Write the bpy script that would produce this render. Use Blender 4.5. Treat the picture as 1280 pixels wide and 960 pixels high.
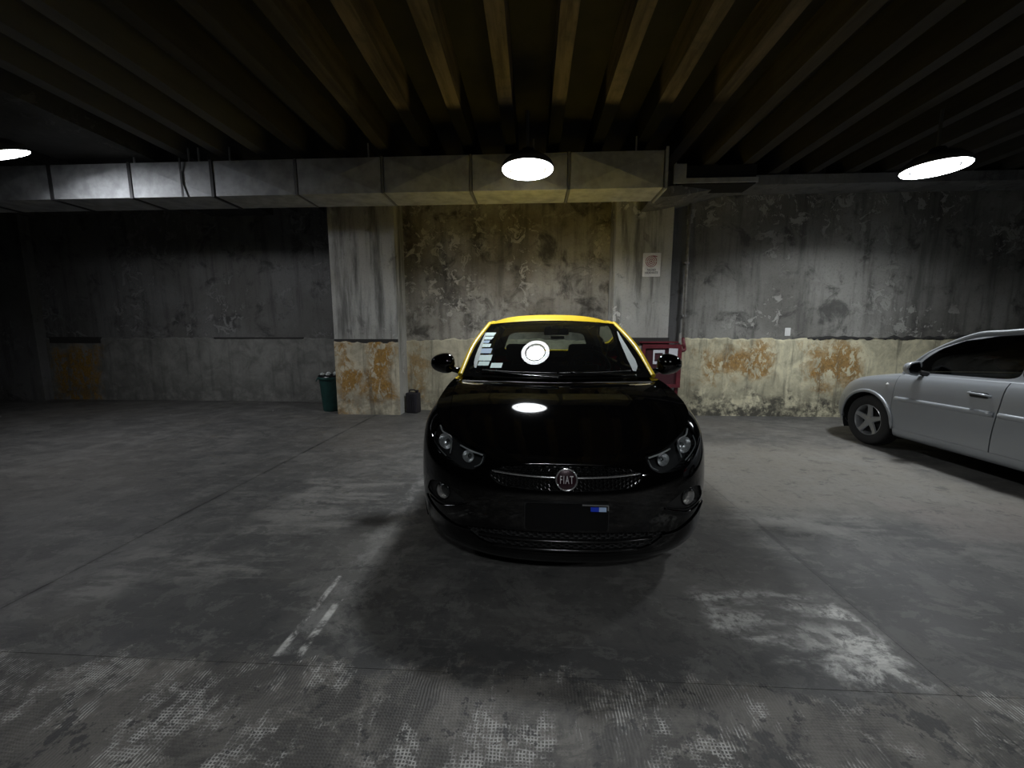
import bpy, math, random
import numpy as np

random.seed(4)
rng = np.random.RandomState(7)
SC = bpy.context.scene
COL = SC.collection
for o in list(bpy.data.objects):
    bpy.data.objects.remove(o)

# ----------------------------------------------------------------------------
# camera, world, exposure
# ----------------------------------------------------------------------------
cam_data = bpy.data.cameras.new('camera')
cam_data.sensor_width = 36.0
cam_data.lens = 480.0/1280.0*36.0
cam_data.clip_start = .05
cam = bpy.data.objects.new('camera', cam_data)
cam.location = (0, 0, 1.31)
cam.rotation_euler = (math.pi/2-math.atan(62/480.0), 0, math.radians(3.0))
COL.objects.link(cam)
SC.camera = cam

world = bpy.data.worlds.new('world')
SC.world = world
world.use_nodes = True
world.node_tree.nodes['Background'].inputs[0].default_value = (.55, .6, .7, 1)
world.node_tree.nodes['Background'].inputs[1].default_value = 0.0

SC.view_settings.view_transform = 'Standard'
SC.view_settings.look = 'None'
SC.view_settings.gamma = 1.0
SC.view_settings.use_curve_mapping = False
SC.view_settings.exposure = 0.0
SC.cycles.max_bounces = 8
SC.cycles.diffuse_bounces = 4
SC.cycles.glossy_bounces = 4
SC.cycles.transparent_max_bounces = 10
SC.cycles.sample_clamp_indirect = 4.0
SC.cycles.use_denoising = True

LAMP_POWER = 300.0          # emission of the round ceiling lamps

# ----------------------------------------------------------------------------
# numpy geometry helpers (panel cutting, patches, car shells)
# ----------------------------------------------------------------------------
def crom(P, n):
    """Catmull-Rom through rows of P, n samples per span"""
    P = np.asarray(P, float)
    Q = np.vstack([2*P[0]-P[1], P, 2*P[-1]-P[-2]])
    out = []
    for i in range(1, len(Q)-2):
        t = np.linspace(0, 1, n, endpoint=False)[:, None]
        a, b, c, d = Q[i-1], Q[i], Q[i+1], Q[i+2]
        out.append(0.5*((2*b)+(-a+c)*t+(2*a-5*b+4*c-d)*t*t+(-a+3*b-3*c+d)*t**3))
    out.append(P[-1:])
    return np.vstack(out)

def interp_smooth(x, xs, ys):
    """smooth curve through (xs, ys), sampled at x"""
    xs = np.asarray(xs, float); ys = np.asarray(ys, float)
    c = crom(np.stack([xs, ys], 1), 24)
    return np.interp(x, c[:, 0], c[:, 1])

def grid_tris(nr, nc):
    r, c = np.meshgrid(np.arange(nr-1), np.arange(nc-1), indexing='ij')
    a = (r*nc+c).ravel(); b = a+1; d = a+nc; e = d+1
    return np.vstack([np.stack([a, b, e], 1), np.stack([a, e, d], 1)])

def compact(V, F):
    if len(F) == 0:
        return np.zeros((0, 3)), np.zeros((0, 3), int)
    u, inv = np.unique(F.ravel(), return_inverse=True)
    return V[u], inv.reshape(-1, 3)

def split(mesh, field):
    """cut a triangle mesh along field == 0 -> (inside: field < 0, outside)"""
    V, F = mesh
    if len(F) == 0:
        return (V, F), (V, F)
    f = field(V)
    f = np.where(np.abs(f) < 1e-7, 1e-7, f)
    neg = f < 0
    k = neg[F].sum(1)
    Fin = [F[k == 3]]; Fout = [F[k == 0]]
    newV = []; cache = {}; base = len(V)
    def mid(a, b):
        key = (a, b) if a < b else (b, a)
        if key not in cache:
            t = f[a]/(f[a]-f[b])
            cache[key] = base+len(newV)
            newV.append(V[a]+t*(V[b]-V[a]))
        return cache[key]
    ai, ao = [], []
    for tri in F[(k == 1) | (k == 2)]:
        n = neg[tri]
        one = n.sum() == 1
        i = int(np.argmax(n)) if one else int(np.argmin(n))
        a, b, c = int(tri[i]), int(tri[(i+1) % 3]), int(tri[(i+2) % 3])
        ab, ac = mid(a, b), mid(a, c)
        s, q = (ai, ao) if one else (ao, ai)
        s.append((a, ab, ac)); q.append((ab, b, c)); q.append((ab, c, ac))
    if newV:
        V = np.vstack([V, np.array(newV)])
    if ai: Fin.append(np.array(ai))
    if ao: Fout.append(np.array(ao))
    return compact(V, np.vstack(Fin)), compact(V, np.vstack(Fout))

def poly_sdf(P, poly):
    """signed distance (negative inside) of 2-D points to a polygon"""
    poly = np.asarray(poly, float)
    d = np.full(len(P), 1e9); inside = np.zeros(len(P), bool)
    for a, b in zip(poly, np.roll(poly, -1, 0)):
        e = b-a; w = P-a
        t = np.clip((w@e)/(e@e+1e-12), 0, 1)
        d = np.minimum(d, np.hypot(*(w-t[:, None]*e).T))
        c = (a[1] <= P[:, 1]) != (b[1] <= P[:, 1])
        with np.errstate(divide='ignore', invalid='ignore'):
            xi = a[0]+(P[:, 1]-a[1])*e[0]/(e[1] if abs(e[1]) > 1e-12 else 1e-12)
        inside ^= c & (P[:, 0] < xi)
    return np.where(inside, -d, d)

def round_poly(poly, n=6, r=.25):
    """cut the corners of a polygon with quadratic curves"""
    p = np.asarray(poly, float); out = []
    for i in range(len(p)):
        a, b, c = p[i-1], p[i], p[(i+1) % len(p)]
        s, e = b+(a-b)*r, b+(c-b)*r
        for t in np.linspace(0, 1, n):
            out.append((1-t)**2*s+2*t*(1-t)*b+t*t*e)
    return np.array(out)

def field_xz(poly, ymax=9., ymin=-9.):
    def g(V):
        d = poly_sdf(V[:, [0, 2]], poly)
        d = np.where(V[:, 1] > ymax, np.maximum(d, V[:, 1]-ymax), d)
        return np.where(V[:, 1] < ymin, np.maximum(d, ymin-V[:, 1]), d)
    return g

def field_yz(poly, sign):
    def g(V):
        d = poly_sdf(V[:, [1, 2]], poly)
        return np.maximum(d, .25-sign*V[:, 0])
    return g

def field_xy(poly):
    return lambda V: poly_sdf(V[:, [0, 1]], poly)

def shrink(fieldfn, g):
    return lambda V: fieldfn(V)+g

def vnormals(V, F):
    n = np.zeros_like(V)
    c = np.cross(V[F[:, 1]]-V[F[:, 0]], V[F[:, 2]]-V[F[:, 0]])
    for k in range(3):
        np.add.at(n, F[:, k], c)
    return n/(np.linalg.norm(n, axis=1, keepdims=True)+1e-12)

def boundary_edges(F):
    E = np.vstack([F[:, [0, 1]], F[:, [1, 2]], F[:, [2, 0]]])
    s = np.sort(E, 1)
    _, idx, cnt = np.unique(s, axis=0, return_index=True, return_counts=True)
    return E[idx[cnt == 1]]

def with_rim(mesh, depth):
    """turn the free edges of a panel inwards so that it shows thickness"""
    V, F = mesh
    if len(F) == 0 or depth == 0:
        return V, F
    n = vnormals(V, F)
    B = boundary_edges(F)
    u = np.unique(B.ravel()); m = {int(v): len(V)+i for i, v in enumerate(u)}
    W = np.vstack([V, V[u]-n[u]*depth])
    T = []
    for a, b in B:
        a, b = int(a), int(b)
        T.append((b, a, m[a])); T.append((b, m[a], m[b]))
    return W, np.vstack([F, np.array(T)])

def offset(mesh, d):
    V, F = mesh
    return V-vnormals(V, F)*d, F

def inset(mesh, d):
    """offset towards the middle of the car"""
    V, F = mesh; n = vnormals(V, F); c = V-np.array([0, 2.2, .7])
    return (V-n*d*np.sign((n*c).sum(1).mean()), F)

def coons(c0, c1, d0, d1):
    """c0,c1: v=0,1 curves along u (n x 3); d0,d1: u=0,1 curves along v (m x 3)"""
    n, m = len(c0), len(d0)
    u = np.linspace(0, 1, n)[None, :, None]; v = np.linspace(0, 1, m)[:, None, None]
    return ((1-v)*c0[None]+v*c1[None]+(1-u)*d0[:, None]+u*d1[:, None]
            - ((1-u)*(1-v)*c0[0]+u*(1-v)*c0[-1]+(1-u)*v*c1[0]+u*v*c1[-1]))

def resample(P, n):
    P = np.asarray(P, float)
    s = np.concatenate([[0], np.cumsum(np.linalg.norm(np.diff(P, axis=0), axis=1))])
    t = np.linspace(0, s[-1], n)
    return np.stack([np.interp(t, s, P[:, k]) for k in range(3)], 1)

def grid_mesh(G):
    """rows x cols x 3 -> mesh"""
    return G.reshape(-1, 3), grid_tris(G.shape[0], G.shape[1])

def mirror_grid(G):
    """mirror columns of a half grid (col 0 on x=0) to the whole width"""
    M = G[:, ::-1].copy(); M[..., 0] *= -1
    return np.concatenate([M[:, :-1], G], 1)

def flip(mesh):
    return mesh[0], mesh[1][:, ::-1]

class Shell:
    """outer skin of a car below the belt line, as rows (bottom to shoulder) swept round the plan outline.
    car axes: y = 0 at the nose growing to the tail, x to the car's left, z up"""
    def __init__(s, c, nt=64, nf=90, ns=150, nr=50):
        s.c = c; R = np.array(c['rows'], float)
        k = np.arange(len(R)); t = np.linspace(0, len(R)-1, nt)
        zc, y0, W, frac, zr, yr = [interp_smooth(t, k, R[:, i]) for i in range(6)]
        L, Lf, Lr, n, nrx = c['L'], c['Lf'], c['Lr'], c['n'], c['nr']
        zb = R[0, 0]
        rows = []
        for i in range(nt):
            th = np.linspace(0, np.pi/2, nf)
            fx = np.sin(th)**(2/n); fy = 1-np.cos(th)**(2/n)
            ya = y0[i]+Lf*fy
            yb = np.linspace(ya[-1], L-yr[i]-Lr, ns)[1:]
            th2 = np.linspace(np.pi/2, 0, nr)
            rx = np.sin(th2)**(2/nrx); ry = np.cos(th2)**(2/nrx)
            yc = (L-yr[i]-Lr+Lr*ry)[1:]; rx = rx[1:]
            y = np.concatenate([ya, yb, yc])
            xf = np.concatenate([fx, np.ones(len(yb)), rx])
            wf = interp_smooth(y, c['wy'], c['wf'])
            x = W[i]*xf*wf
            zs = zb+(interp_smooth(y, c['ty'], c['tz'])-zb)*frac[i]
            w1 = np.concatenate([fx**c.get('zp', 2.2), np.ones(len(y)-nf)])
            w2 = np.concatenate([np.ones(nf+len(yb)), rx**2])
            z = zs*w1*w2+zc[i]*(1-w1)+zr[i]*(1-w2)
            rows.append(np.stack([x, y, z], 1))
        s.half = np.array(rows)
        s.nf, s.ns, s.nr = nf, ns, nr
        G = mirror_grid(s.half)
        s.mesh = grid_mesh(G)
        s.top = s.half[-1]
    def front_y(s, x, z):
        """y of the front skin at x, z (front projection)"""
        x = abs(x); yy, zz = [], []
        for row in s.half:
            r = row[:s.nf+40]
            if x > r[-1, 0]: continue
            j = min(int(np.searchsorted(np.maximum.accumulate(r[:, 0]), x)), len(r)-1)
            j = max(j, 1); a, b = r[j-1], r[j]
            t = (x-a[0])/(b[0]-a[0]+1e-9); t = min(max(t, 0), 1)
            yy.append(a[1]+t*(b[1]-a[1])); zz.append(a[2]+t*(b[2]-a[2]))
        return float(np.interp(z, zz, yy)) if zz else 0.
    def side_x(s, y, z):
        zz, xx = [], []
        for row in s.half:
            r = row[s.nf//2:-s.nr//2]
            xx.append(np.interp(y, r[:, 1], r[:, 0])); zz.append(np.interp(y, r[:, 1], r[:, 2]))
        return float(np.interp(z, zz, xx))

def hood_grid(sh, corner, cowl, ya, bulge, n=50, m=60):
    """half hood patch between the skirt's top edge, the centre line and the cowl curve"""
    top = sh.top
    ic = int(np.argmin(np.where(top[:, 1] < ya, np.abs(top[:, 0]-corner), 9)))
    ia = int(np.argmin(np.abs(top[:, 1]-ya)))
    c0 = resample(top[:ic+1], n); d1 = resample(top[ic:ia+1], m)
    c1 = resample(crom(np.vstack([np.asarray(cowl, float), top[ia]]), 12), n)
    t = np.linspace(0, 1, m)[:, None]
    d0 = c0[0]+(c1[0]-c0[0])*t
    d0[:, 2] += bulge*np.sin(np.pi*t[:, 0]**.8)
    G = coons(c0, c1, d0, d1)
    v = np.linspace(0, 1, m)[:, None]; u = np.linspace(0, 1, n)[None]
    G[..., 2] += .014*np.sin(np.pi*v)**.8*(1-u*u)
    return G, ia

def tube(path, r, nseg=10, closed=False, rx=None):
    """sweep a (possibly elliptic, upright) ring along a path; r scalar or per point"""
    P = np.asarray(path, float); n = len(P)
    T = np.gradient(P, axis=0)
    if closed:
        T = np.roll(P, -1, 0)-np.roll(P, 1, 0)
    T /= np.linalg.norm(T, axis=1, keepdims=True)+1e-12
    up = np.array([0, 0, 1.]) if np.abs(T[:, 2]).mean() < .85 else np.array([1., 0, 0])
    A = np.cross(T, up); A /= np.linalg.norm(A, axis=1, keepdims=True)+1e-12
    B = np.cross(A, T)
    r = np.broadcast_to(np.asarray(r, float), (n,)); rx_ = r if rx is None else np.broadcast_to(np.asarray(rx, float), (n,))
    a = np.linspace(0, 2*np.pi, nseg, endpoint=False)
    V = (P[:, None]+A[:, None]*(np.cos(a)[None, :, None]*rx_[:, None, None])+B[:, None]*(np.sin(a)[None, :, None]*r[:, None, None])).reshape(-1, 3)
    F = []
    for i in range(n if closed else n-1):
        j = (i+1) % n
        for k in range(nseg):
            l = (k+1) % nseg
            F.append((i*nseg+k, i*nseg+l, j*nseg+l, j*nseg+k))
    if not closed:
        F.append(tuple(range(nseg))[::-1]); F.append(tuple((n-1)*nseg+k for k in range(nseg)))
    return V, F

def lathe(prof, nseg=40, axis='z', caps=True):
    """prof: (r, h) list; revolve about an axis"""
    prof = np.asarray(prof, float)
    a = np.linspace(0, 2*np.pi, nseg, endpoint=False)
    V = []
    for r, h in prof:
        for q in a:
            p = (r*math.cos(q), r*math.sin(q), h)
            V.append(p if axis == 'z' else ((p[2], p[0], p[1]) if axis == 'x' else (p[1], p[2], p[0])))
    F = []
    for i in range(len(prof)-1):
        for k in range(nseg):
            l = (k+1) % nseg
            F.append((i*nseg+k, i*nseg+l, (i+1)*nseg+l, (i+1)*nseg+k))
    if caps:
        if prof[0][0] > 1e-5: F.append(tuple(range(nseg))[::-1])
        if prof[-1][0] > 1e-5: F.append(tuple((len(prof)-1)*nseg+k for k in range(nseg)))
    return np.array(V), F

def box(x0, x1, y0, y1, z0, z1):
    V = [(x, y, z) for z in (z0, z1) for y in (y0, y1) for x in (x0, x1)]
    F = [(0, 2, 3, 1), (4, 5, 7, 6), (0, 1, 5, 4), (1, 3, 7, 5), (3, 2, 6, 7), (2, 0, 4, 6)]
    return np.array(V, float), F

def join(*ms):
    V, F, o = [], [], 0
    for v, f in ms:
        V.append(np.asarray(v, float)); F += [tuple(int(i)+o for i in q) for q in f]; o += len(v)
    return np.vstack(V), F

def move(m, d):
    return np.asarray(m[0], float)+np.asarray(d, float), m[1]

def rot(m, ang, axis='z', about=(0, 0, 0)):
    c, s_ = math.cos(ang), math.sin(ang)
    R = {'z': [[c, -s_, 0], [s_, c, 0], [0, 0, 1]], 'x': [[1, 0, 0], [0, c, -s_], [0, s_, c]], 'y': [[c, 0, s_], [0, 1, 0], [-s_, 0, c]]}[axis]
    o = np.asarray(about, float)
    return (np.asarray(m[0], float)-o)@np.array(R).T+o, m[1]

def rounded_plate(w, h, d, r=.02, n=5):
    """plate in x-z (front at y=0, back at y=d) with rounded corners"""
    pts = []
    for cx, cz, a0 in ((w/2-r, h/2-r, 0), (-w/2+r, h/2-r, 90), (-w/2+r, -h/2+r, 180), (w/2-r, -h/2+r, 270)):
        for k in range(n):
            a = math.radians(a0+90*k/(n-1)); pts.append((cx+r*math.cos(a), cz+r*math.sin(a)))
    m = len(pts)
    V = [(x, 0, z) for x, z in pts]+[(x, d, z) for x, z in pts]
    F = [tuple(range(m)), tuple(range(m, 2*m))[::-1]]
    F += [(i, i+m, (i+1) % m+m, (i+1) % m) for i in range(m)]
    return np.array(V), F

BLACK_CAR = dict(L=4.0, Lf=.60, Lr=.45, n=2.35, nr=2.8, zp=2.4,
    #        zc   y0   W    frac  zr   yr
    rows=[(.125, .15, .70, 0, .22, .10), (.150, .05, .785, .035, .25, .04), (.225, .01, .828, .13, .34, .015), (.34, 0, .846, .30, .46, 0), (.45, 0, .853, .47, .58, 0),
          (.54, .01, .855, .63, .70, .01), (.61, .03, .853, .78, .82, .03), (.66, .07, .840, .91, .93, .07), (.685, .13, .795, 1, 1.0, .12)],
    wy=[0, .6, 1.2, 2.2, 3.2, 4.0], wf=[1, 1, .985, .98, 1.0, .98],
    ty=[0, .3, .6, 1.1, 2.0, 3.0, 4.0], tz=[.74, .80, .865, .965, .985, 1.02, 1.03])
SILVER_CAR = dict(L=4.18, Lf=.62, Lr=.5, n=2.3, nr=2.6, zp=2.0,
    rows=[(.17, .14, .70, 0, .2, .10), (.19, .05, .77, .04, .23, .05), (.26, .02, .805, .15, .32, .02), (.37, 0, .822, .33, .45, 0), (.47, .01, .826, .50, .56, 0),
          (.56, .04, .822, .67, .68, .02), (.62, .08, .812, .82, .79, .05), (.665, .13, .795, .93, .86, .10), (.69, .20, .765, 1, .90, .17)],
    wy=[0, .6, 1.3, 2.2, 3.2, 4.18], wf=[1, 1, .995, .99, .985, .95],
    ty=[0, .3, .7, 1.25, 2.0, 3.0, 4.2], tz=[.70, .75, .81, .875, .90, .925, .93])
# ----------------------------------------------------------------------------
# scene helpers
# ----------------------------------------------------------------------------
def mk(name, mesh, mat, parent=None, smooth=False, angle=None):
    """link one mesh object"""
    V, F = mesh
    me = bpy.data.meshes.new(name)
    me.from_pydata([tuple(map(float, v)) for v in V], [], [tuple(int(i) for i in f) for f in F])
    me.update()
    if smooth:
        me.polygons.foreach_set('use_smooth', [True]*len(me.polygons))
        if angle:
            me.set_sharp_from_angle(angle=math.radians(angle))
    me.materials.append(mat)
    o = bpy.data.objects.new(name, me)
    COL.objects.link(o)
    if parent: o.parent = parent
    return o

def empty(name, loc=(0, 0, 0), rz=0, parent=None):
    o = bpy.data.objects.new(name, None)
    COL.objects.link(o)
    o.location = loc; o.rotation_euler = (0, 0, rz)
    if parent: o.parent = parent
    return o

def tag(o, label=None, cat=None, group=None, kind=None):
    if label: o['label'] = label
    if cat: o['category'] = cat
    if group: o['group'] = group
    if kind: o['kind'] = kind
    return o

def text_mesh(txt, size, extrude=.0, space=1.):
    c = bpy.data.curves.new('lettering', 'FONT')
    c.body = txt; c.size = size; c.extrude = extrude; c.space_character = space; c.align_x = 'CENTER'; c.align_y = 'CENTER'; c.resolution_u = 3
    o = bpy.data.objects.new('lettering', c)
    COL.objects.link(o)
    dg = bpy.context.evaluated_depsgraph_get()
    me = bpy.data.meshes.new_from_object(o.evaluated_get(dg))
    V = np.array([v.co[:] for v in me.vertices]); F = [tuple(p.vertices) for p in me.polygons]
    bpy.data.objects.remove(o); bpy.data.meshes.remove(me); bpy.data.curves.remove(c)
    return V, F

def bevel(o, w=.01, seg=2):
    m = o.modifiers.new('bevel', 'BEVEL'); m.width = w; m.segments = seg; m.limit_method = 'ANGLE'
    return o

# ----------------------------------------------------------------------------
# materials
# ----------------------------------------------------------------------------
class Nodes:
    def __init__(s, name):
        s.m = bpy.data.materials.new(name); s.m.use_nodes = True
        s.t = s.m.node_tree; s.b = s.t.nodes['Principled BSDF']
        s.out = s.t.nodes['Material Output']
        s._pos = None
    def new(s, typ, **kw):
        n = s.t.nodes.new(typ)
        for k, v in kw.items(): setattr(n, k, v)
        return n
    def link(s, a, b): s.t.links.new(a, b)
    def put(s, sock, v):
        if hasattr(v, 'is_output'): s.link(v, sock)
        else:
            sock.default_value = v if not (isinstance(v, tuple) and len(v) == 3 and sock.type == 'RGBA') else (*v, 1)
    def pos(s):
        if s._pos is None: s._pos = s.new('ShaderNodeNewGeometry').outputs['Position']
        return s._pos
    def xyz(s):
        n = s.new('ShaderNodeSeparateXYZ'); s.link(s.pos(), n.inputs[0])
        return n.outputs[0], n.outputs[1], n.outputs[2]
    def scaled(s, sc, off=(0, 0, 0), vec=None):
        n = s.new('ShaderNodeMapping'); s.link(vec or s.pos(), n.inputs[0])
        n.inputs['Scale'].default_value = sc; n.inputs['Location'].default_value = off
        return n.outputs[0]
    def noise(s, scale=5., detail=4., rough=.6, vec=None, dist=0.):
        n = s.new('ShaderNodeTexNoise'); s.link(vec or s.pos(), n.inputs['Vector'])
        n.inputs['Scale'].default_value = scale; n.inputs['Detail'].default_value = detail
        n.inputs['Roughness'].default_value = rough; n.inputs['Distortion'].default_value = dist
        return n.outputs['Fac']
    def voro(s, scale, vec=None, feature='F1'):
        n = s.new('ShaderNodeTexVoronoi', feature=feature); s.link(vec or s.pos(), n.inputs['Vector'])
        n.inputs['Scale'].default_value = scale
        return n.outputs['Distance']
    def math(s, op, a, b=0., c=0., clamp=False):
        n = s.new('ShaderNodeMath', operation=op, use_clamp=clamp)
        s.put(n.inputs[0], a); s.put(n.inputs[1], b); s.put(n.inputs[2], c)
        return n.outputs[0]
    def step(s, v, lo, hi):
        n = s.new('ShaderNodeMapRange', interpolation_type='SMOOTHSTEP')
        s.put(n.inputs[0], v); n.inputs[1].default_value = lo; n.inputs[2].default_value = hi
        n.inputs[3].default_value = 0.; n.inputs[4].default_value = 1.
        return n.outputs[0]
    def mix(s, f, a, b):
        n = s.new('ShaderNodeMix', data_type='RGBA')
        s.put(n.inputs[0], f); s.put(n.inputs[6], a); s.put(n.inputs[7], b)
        return n.outputs[2]
    def bump(s, h, strength=.3, dist=.01):
        n = s.new('ShaderNodeBump'); n.inputs['Strength'].default_value = strength; n.inputs['Distance'].default_value = dist
        s.link(h, n.inputs['Height']); s.link(n.outputs[0], s.b.inputs['Normal'])
    def boxmask(s, cx, cy, hx, hy, soft, warp=0., nz=None, axes=None):
        """1 inside a rectangle in two world axes, ragged by a noise"""
        X, Y = axes
        dx = s.math('SUBTRACT', s.math('ABSOLUTE', s.math('SUBTRACT', X, cx)), hx)
        dy = s.math('SUBTRACT', s.math('ABSOLUTE', s.math('SUBTRACT', Y, cy)), hy)
        d = s.math('MAXIMUM', dx, dy)
        if warp:
            d = s.math('ADD', d, s.math('MULTIPLY', s.math('SUBTRACT', nz, .5), warp))
        return s.step(d, soft, -soft)

def plain(name, col, rough=.5, metal=0., coat=0., spec=.5, noise=0., nscale=30., emit=None):
    n = Nodes(name); b = n.b
    if noise:
        f = n.noise(nscale, 4)
        c2 = tuple(max(0, min(1, c*(1-noise))) for c in col); c1 = tuple(min(1, c*(1+noise)) for c in col)
        n.put(b.inputs['Base Color'], n.mix(n.step(f, .3, .7), c2, c1))
        n.put(b.inputs['Roughness'], n.math('ADD', n.math('MULTIPLY', f, .3), rough-.15, clamp=True))
    else:
        n.put(b.inputs['Base Color'], col); b.inputs['Roughness'].default_value = rough
    b.inputs['Metallic'].default_value = metal; b.inputs['Coat Weight'].default_value = coat
    b.inputs['Coat Roughness'].default_value = .03; b.inputs['Specular IOR Level'].default_value = spec
    if emit:
        n.put(b.inputs['Emission Color'], emit[0]); b.inputs['Emission Strength'].default_value = emit[1]
    return n.m

def glass_mat(name, tint, rough=.0, ior=1.5, dust=0.):
    n = Nodes(name)
    tr = n.new('ShaderNodeBsdfTransparent'); n.put(tr.inputs[0], tint)
    gl = n.new('ShaderNodeBsdfGlossy'); gl.inputs['Roughness'].default_value = rough
    fr = n.new('ShaderNodeFresnel'); fr.inputs['IOR'].default_value = ior
    mx = n.new('ShaderNodeMixShader')
    n.link(fr.outputs[0], mx.inputs[0]); n.link(tr.outputs[0], mx.inputs[1]); n.link(gl.outputs[0], mx.inputs[2])
    if dust:
        df = n.new('ShaderNodeBsdfDiffuse'); n.put(df.inputs[0], (.5, .5, .5))
        m2 = n.new('ShaderNodeMixShader'); m2.inputs[0].default_value = dust
        n.link(mx.outputs[0], m2.inputs[1]); n.link(df.outputs[0], m2.inputs[2]); mx = m2
    n.link(mx.outputs[0], n.out.inputs['Surface'])
    return n.m

def plaster(name, pale, dirt, brown, stain=.5, streak=.5, seed=0.):
    """old painted concrete wall: mould streaks, peeled plaster, brown damp"""
    n = Nodes(name); off = (seed, seed*1.7, seed*.6)
    P = n.scaled((1, 1, 1), off)
    big = n.noise(.7, 4, .6, P); mid = n.noise(2.6, 6, .68, P, .5); fine = n.noise(34, 4, .7, P)
    ver = n.noise(1., 5, .65, n.scaled((5.5, 5.5, .55), off))
    col = n.mix(n.step(big, .35, .68), pale, brown)
    col = n.mix(n.math('MULTIPLY', n.step(ver, .46, .70), streak), col, dirt)
    blot = n.step(mid, .60-.14*stain, .68)
    col = n.mix(n.math('MULTIPLY', blot, .55+.3*stain), col, dirt)
    peel = n.step(n.noise(5.2, 7, .72, P, .9), .54, .57)
    zone = n.step(n.noise(.9, 2, .5, n.scaled((1, 1, 1), (seed+5, 3, 1))), .52-.15*stain, .62)
    pm = n.math('MULTIPLY', peel, zone)
    col = n.mix(n.math('MULTIPLY', pm, .75), col, tuple(min(1, c*1.45) for c in pale))
    edge = n.math('MULTIPLY', n.step(n.math('ABSOLUTE', n.math('SUBTRACT', n.noise(5.2, 7, .72, P, .9), .545)), .016, .0), zone)
    col = n.mix(n.math('MULTIPLY', edge, .5), col, dirt)
    col = n.mix(n.math('MULTIPLY', n.step(fine, .5, .75), .35), col, dirt)
    n.put(n.b.inputs['Base Color'], col); n.b.inputs['Roughness'].default_value = .9
    n.b.inputs['Specular IOR Level'].default_value = .2
    h = n.math('ADD', n.math('MULTIPLY', pm, -.6), n.math('ADD', n.math('MULTIPLY', mid, .6), n.math('MULTIPLY', fine, .25)))
    n.bump(h, .55, .02)
    return n.m

def wainscot_mat(name, cream, ochre, dirt, grime, seed=0., ochre_amt=.5, spots=()):
    """old oil-painted lower wall band, ochre coat flaking off a cream one, black mould near the floor"""
    n = Nodes(name); off = (seed, seed*1.3, seed*.7)
    P = n.scaled((1, 1, 1), off); X, Y, Z = n.xyz()
    mid = n.noise(3.2, 6, .7, P, .6); fine = n.noise(30, 4, .7, P); ver = n.noise(1., 5, .65, n.scaled((8, 8, .8), off))
    flake = n.noise(9, 6, .7, n.scaled((1.3, 1.3, .8), off), .5)
    col = n.mix(n.step(mid, .35, .7), cream, tuple(c*.55 for c in cream))
    if spots:
        m = None
        for (cx, cz, hx, hz) in spots:
            q = n.boxmask(cx, cz, hx, hz, .16, 1.3, n.noise(2.1, 5, .65, P, .4), (X, Z))
            m = q if m is None else n.math('MAXIMUM', m, q)
        oc = n.math('MULTIPLY', m, n.step(flake, .58, .50))
    else:
        oc = n.math('MULTIPLY', n.step(n.noise(1.1, 3, .5, P), .50, .60), n.step(flake, .56, .50))
    oc = n.math('MULTIPLY', oc, ochre_amt)
    col = n.mix(oc, col, n.mix(n.step(fine, .35, .65), ochre, tuple(c*.6 for c in ochre)))
    col = n.mix(n.math('MULTIPLY', n.step(ver, .52, .70), .55), col, dirt)
    mold = n.math('MULTIPLY', n.step(n.math('ADD', Z, n.math('MULTIPLY', n.math('SUBTRACT', mid, .5), 1.3)), .66, .12), n.step(n.noise(4.5, 6, .72, P), .40, .58))
    col = n.mix(n.math('MULTIPLY', mold, grime), col, dirt)
    col = n.mix(n.math('MULTIPLY', n.step(fine, .55, .8), .4), col, dirt)
    n.put(n.b.inputs['Base Color'], col); n.b.inputs['Roughness'].default_value = .75
    n.b.inputs['Specular IOR Level'].default_value = .3
    n.bump(n.math('ADD', n.math('MULTIPLY', flake, .7), n.math('MULTIPLY', fine, .3)), .6, .018)
    return n.m

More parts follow.
